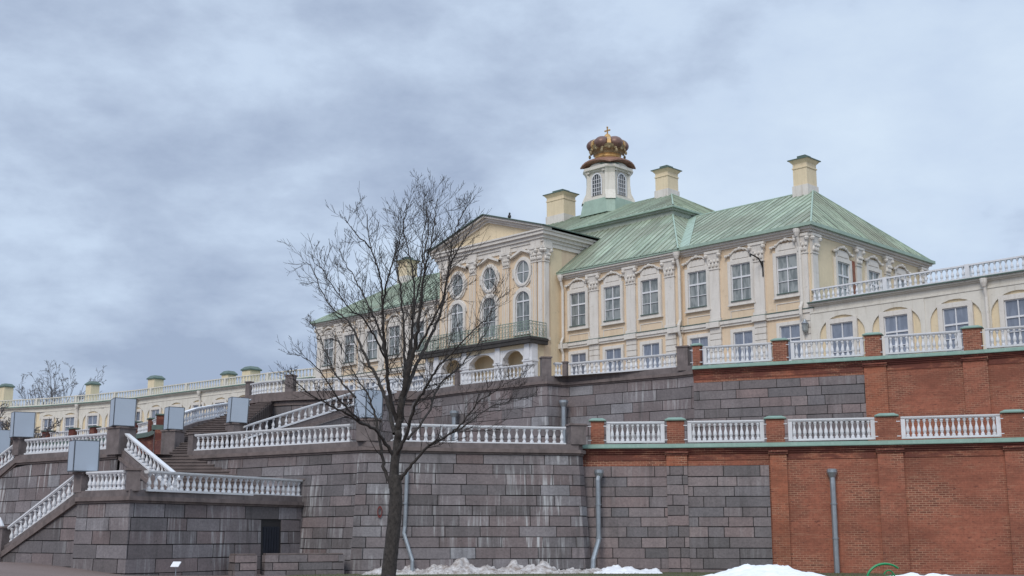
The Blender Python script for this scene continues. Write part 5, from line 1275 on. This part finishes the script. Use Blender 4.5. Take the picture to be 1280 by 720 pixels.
# snow heaps
def heap(x0_, x1_, yfun, dep, hfun, m, label, seed, rough=.5, step=.10, kind='snow heap', name='snow_heap'):
    from mathutils import noise as nz
    b = MB(); nx_ = int((x1_ - x0_) / step); ny_ = int(dep / step)
    def P_(i, j):
        x = x0_ + (x1_ - x0_) * i / nx_; u = j / ny_; y = yfun(x) - dep * u
        f = math.sin(math.pi * min(1, max(0, (i / nx_)))) ** .35; prof = (1 - u) ** .7 if u > .15 else 1 - (.15 - u) * 1.2
        h = hfun(x) * f * max(0, prof)
        q = nz.fractal(Vector((x * 1.3 + seed, y * 1.3, seed)), .8, 2.2, 5) ; r_ = nz.fractal(Vector((x * 4 + seed, y * 4, seed * 2)), .7, 2.0, 4)
        h = h * (1 + rough * q * 1.6) + r_ * rough * .14 * (1 if h > .03 else 0)
        if u > .97 or i in (0, nx_): h = -.05
        return (x + r_ * rough * .05, y + q * rough * .08, gz(x, y) + h)
    G = [[P_(i, j) for j in range(ny_ + 1)] for i in range(nx_ + 1)]
    for i in range(nx_):
        for j in range(ny_): b.face([G[i][j], G[i + 1][j], G[i + 1][j + 1], G[i][j + 1]], uv=[(p[0], p[1] + p[2]) for p in (G[i][j], G[i + 1][j], G[i + 1][j + 1], G[i][j + 1])])
    return tag(b.build(name, m, smooth=True), label, kind)
heap(-6.4, 4.6, lambda x: 54.6 + (x + 6) * .21, 1.3, lambda x: -.035*max(0,x-2)*3 + .31 + .09 * math.sin(x * 2.1) + .08 * math.sin(x * 5.3), m_snowD, 'long heap of dirty melting snow along the foot of the bastion wall', 3, .75, .07)
heap(3.5, 6.6, lambda x: 56.4, 1.4, lambda x: .28 + .08 * math.sin(x * 3), m_snow, 'low patch of white snow by the foot of the corner downpipe', 7, .5, .09)
heap(6.0, 12.4, lambda x: 47.0, 6.0, lambda x: .08 + .50 * math.exp(-((x - 9.2) / 1.9) ** 2), m_snow, 'broad smooth mound of clean snow before the brick wall', 12, .22, .12)
heap(12.6, 15.6, lambda x: 44.0, 3.0, lambda x: .34, m_snow, 'small low patch of snow at the bottom right', 17, .3, .12)

# ================================================================== TREES
def grow(mb, p, d, length, r, rnd, depth, up=.12, wig=.16, n_side=4, taper=.25, kids=(3, 5), minr=.006, seg=None, spread=(22, 46), plane=None):
    """one branch as a bent tapering tube; returns after recursing into side twigs"""
    seg = seg or max(3, int(length / .22)); pts = [Vector(p)]; dirs = []; d = Vector(d).normalized()
    for i in range(seg):
        d = (d + Vector((rnd.gauss(0, wig), rnd.gauss(0, wig), rnd.gauss(0, wig * .8) + up * .35))).normalized()
        pts.append(pts[-1] + d * length / seg); dirs.append(d.copy())
    rad = [max(minr, r * (1 - (1 - taper) * i / seg)) for i in range(seg + 1)]
    mb.pipe(pts, rad, n_side, caps=False)
    if depth <= 0: return
    k = rnd.randint(*kids)
    for j in range(k):
        t = .22 + .74 * (j + rnd.random() * .8) / k; i = min(seg - 1, int(t * seg)); ax = Vector((rnd.gauss(0, 1), rnd.gauss(0, 1), rnd.gauss(0, 1))); ax = (ax - dirs[i] * ax.dot(dirs[i]))
        if ax.length < 1e-3: continue
        an = R(rnd.uniform(*spread)); nd = (dirs[i] * math.cos(an) + ax.normalized() * math.sin(an))
        grow(mb, pts[i] + (pts[i + 1] - pts[i]) * .5, nd, length * rnd.uniform(.35, .62) * (1.15 - .45 * t), rad[i] * .58, rnd, depth - 1, up, wig, max(3, n_side - 1) if depth < 2 else n_side, taper, kids, minr, None, spread)
def spline(pts, k=6):
    out = []
    P_ = [Vector(p) for p in pts]; P_ = [P_[0] * 2 - P_[1]] + P_ + [P_[-1] * 2 - P_[-2]]
    for i in range(1, len(P_) - 2):
        for j in range(k):
            t = j / k; a, b_, c, d = P_[i - 1:i + 3]
            out.append(.5 * ((2 * b_) + (c - a) * t + (2 * a - 5 * b_ + 4 * c - d) * t * t + (3 * b_ - a - 3 * c + d) * t ** 3))
    out.append(P_[-2]); return out
TS = 30.0 / 1550
def T_(u, v, y=0):
    if v < 340: v = 340 - (340 - v) * .80
    return (-2.85 + (u - 493) * TS * (1 + y / 30), 30 + y, 1.6 + (670 - v) * TS * (1 + y / 30))
tr = thing('bare_tree', 'tall leafless tree with several upright limbs in front of the granite bastion', 'tree', (-2.9, 30, 0))
rt = random.Random(42)
b = MB(); tp = spline([T_(487, 760), T_(490, 715), T_(494, 670), T_(497, 630), T_(496, 596)], 7)
tb = [(.25 if i == 0 else .198 - .05 * i / (len(tp) - 1)) * (1 + .05 * rt.uniform(-1, 1)) for i in range(len(tp))]
b.pipe(tp, tb, 14); b.build('trunk', m_bark, tr, smooth=True)
limbs = [  # (points, start radius, end radius)
 ([(494, 612), (497, 560, .05), (499, 535), (502, 505, .1), (507, 470, .2), (511, 430, .3), (513, 385, .5), (511, 340, .6), (503, 300, .7), (497, 262, .8), (500, 226, .8)], .17, .012),
 ([(500, 530), (505, 495, -.2), (515, 455, -.4), (524, 415, -.6), (528, 370, -.7), (535, 325, -.9), (543, 285, -1), (546, 250, -1), (549, 218, -1)], .13, .012),
 ([(503, 505), (513, 470, .5), (529, 430, .9), (543, 395, 1.2), (550, 350, 1.5), (553, 310, 1.7), (557, 275, 1.9), (566, 248, 2), (572, 232, 2)], .095, .012),
 ([(496, 575), (510, 548, -.4), (523, 512, -.9), (540, 485, -1.3), (556, 462, -1.7), (578, 440, -2), (600, 418, -2.2), (622, 398, -2.4), (634, 386, -2.4)], .085, .010),
 ([(500, 603), (517, 583, -.2), (540, 560, -.5), (562, 548, -.9), (585, 532, -1.3), (604, 508, -1.5), (625, 494, -1.8), (645, 482, -2), (664, 474, -2)], .075, .008),
 ([(490, 606), (481, 585, .1), (476, 560, .2), (470, 532, .4), (462, 508, .5), (452, 490, .7), (436, 468, .9), (425, 445, 1.1), (412, 420, 1.2)], .085, .010),
 ([(493, 572), (475, 543, -.5), (452, 528, -1), (425, 512, -1.4), (400, 498, -1.8), (380, 480, -2.1), (376, 470, -2.2)], .085, .009),
 ([(494, 545), (482, 508, .5), (468, 478, .9), (452, 452, 1.2), (438, 425, 1.5), (424, 403, 1.8), (404, 388, 2.1), (388, 366, 2.3), (372, 330, 2.5), (360, 322, 2.5)], .10, .009),
 ([(497, 530), (488, 495, -.3), (486, 455, -.6), (482, 420, -.8), (481, 380, -1), (478, 345, -1.2), (470, 312, -1.4), (464, 282, -1.5), (461, 243, -1.5)], .10, .010),
 ([(487, 470, -.5), (478, 430, -.2), (466, 400, 0), (450, 370, .3), (436, 345, .5), (424, 325, .7), (414, 300, .8)], .06, .009),
 ([(505, 480, .2), (500, 430, .9), (495, 385, 1.3), (489, 350, 1.6), (483, 310, 1.8), (487, 270, 2), (484, 246, 2)], .07, .009),
 ([(523, 440, -.5), (540, 410, -.9), (556, 380, -1.2), (566, 345, -1.4), (572, 312, -1.6), (580, 286, -1.8), (584, 266, -1.9)], .06, .009),
 ([(512, 552, -.2), (533, 520, .4), (545, 485, .9), (568, 462, 1.3), (590, 430, 1.7), (602, 408, 2), (606, 380, 2.1), (612, 360, 2.2)], .06, .008),
 ([(540, 560, -.5), (575, 538, .2), (605, 515, .7), (628, 505, 1.1), (652, 500, 1.3)], .045, .007),
 ([(440, 500, 1), (418, 478, 1.2), (404, 455, 1.5), (392, 430, 1.8), (384, 416, 2), (374, 404, 2.1)], .05, .008),
 ([(455, 528, -1), (430, 500, -1.6), (412, 470, -2), (394, 452, -2.4), (380, 445, -2.5)], .045, .007),
 ([(511, 400, .4), (516, 365, .9), (520, 325, 1.2), (519, 285, 1.4), (523, 250, 1.5), (521, 224, 1.5)], .05, .007),
 ([(481, 380, -1), (490, 345, -1.5), (500, 310, -1.8), (509, 275, -2), (512, 240, -2.1)], .045, .007),
 ([(533, 340, -.9), (530, 305, -.4), (533, 270, 0), (529, 235, .2), (531, 214, .2)], .04, .006),
 ([(553, 330, 1.6), (566, 300, 1.4), (580, 272, 1.2), (590, 250, 1.1)], .035, .006),
 ([(466, 300, -1.4), (450, 280, -1.6), (440, 262, -1.7), (433, 248, -1.8)], .03, .006),
 ([(486, 455, -.6), (474, 425, -1.2), (460, 400, -1.6), (444, 385, -2), (426, 360, -2.3), (412, 336, -2.5), (404, 318, -2.5)], .05, .008),
]
for li, (pts, r0, r1) in enumerate(limbs):
    sp_ = spline([T_(*p) for p in pts], 6); n = len(sp_)
    sp_ = [p + Vector((rt.gauss(0, .012), rt.gauss(0, .03), rt.gauss(0, .012))) if 0 < i < n - 1 else p for i, p in enumerate(sp_)]
    rad = [min(.055 if r0 < .05 else 9, r0 * (.66 if r0 > .12 else .47)) * (1 - i / (n - 1)) ** (1.9 if r0 > .12 else 1.25) + r1 * .75 for i in range(n)]
    b = MB(); b.pipe(sp_, rad, 8 if r0 > .08 else 6, caps=False); lo = b.build('limb', m_bark, tr, smooth=True)
    t_ = MB(); Ltot = sum((sp_[i + 1] - sp_[i]).length for i in range(n - 1)); cnt = int(Ltot * (5.6 if r0 < .09 else 6.0))
    for k in range(cnt):
        f = .18 + .82 * (k + rt.random()) / cnt
        if r0 > .12: f = .30 + .70 * (k + rt.random()) / cnt
        i = min(n - 2, int(f * (n - 1))); d = (sp_[i + 1] - sp_[i]).normalized(); ax = Vector((rt.gauss(0, 1), rt.gauss(0, 1), rt.gauss(0, .5))); ax -= d * ax.dot(d)
        if ax.length < .01: continue
        an = R(rt.uniform(24, 55)); nd = d * math.cos(an) + ax.normalized() * math.sin(an)
        ln = rt.uniform(.5, 1.35) * (1.15 - .55 * f) * (.72 if li in (4, 5, 6, 14, 15, 19, 20) else 1) * (1.0 if r0 < .12 else 1.15)
        grow(t_, sp_[i], nd, ln, min(rad[i] * .55, .0115), rt, 2 if rt.random() < .5 else 1, up=.40, wig=.10, n_side=4, kids=(3, 5), minr=.0036, spread=(22, 50))
    t_.build('twigs', m_twig, lo)
# far tree above the left gallery
def small_tree(x, y, z0, h, w_, seed, label, thick=1.0, stems=5, lean=(.25, .6), dens=(4, 6)):
    e = thing('bare_tree', label, 'tree', (x, y, z0)); r_ = random.Random(seed)
    b = MB(); b.pipe([(x, y, z0), (x + .1, y, z0 + h * .18), (x, y, z0 + h * .36)], [.34 * thick, .28 * thick, .24 * thick], 8); b.build('trunk', m_twigF, e)
    c = MB()
    for k in range(stems):
        a_ = 2 * math.pi * k / stems + r_.uniform(-.3, .3); ln = r_.uniform(*lean); d = Vector((math.cos(a_) * ln * w_ / h * 2, math.sin(a_) * ln, 1))
        grow(c, (x, y, z0 + h * .34), d, h * .55, .16 * thick, r_, 4, up=.10, wig=.13, n_side=4, kids=dens, minr=.024 * thick, seg=6, spread=(24, 52))
    c.build('crown', m_twigF, e); return e
small_tree(-59.0, 160, 9, 14.6, 10, 3, 'distant rounded bare tree above the roof of the left gallery', .62, 9, (.12, .80), (3, 4))
small_tree(-40.3, 98, 0.5, 11.0, 8, 9, 'dark bare tree at the left edge behind the boarded boxes', .75, 7, (.3, .9), (4, 5))
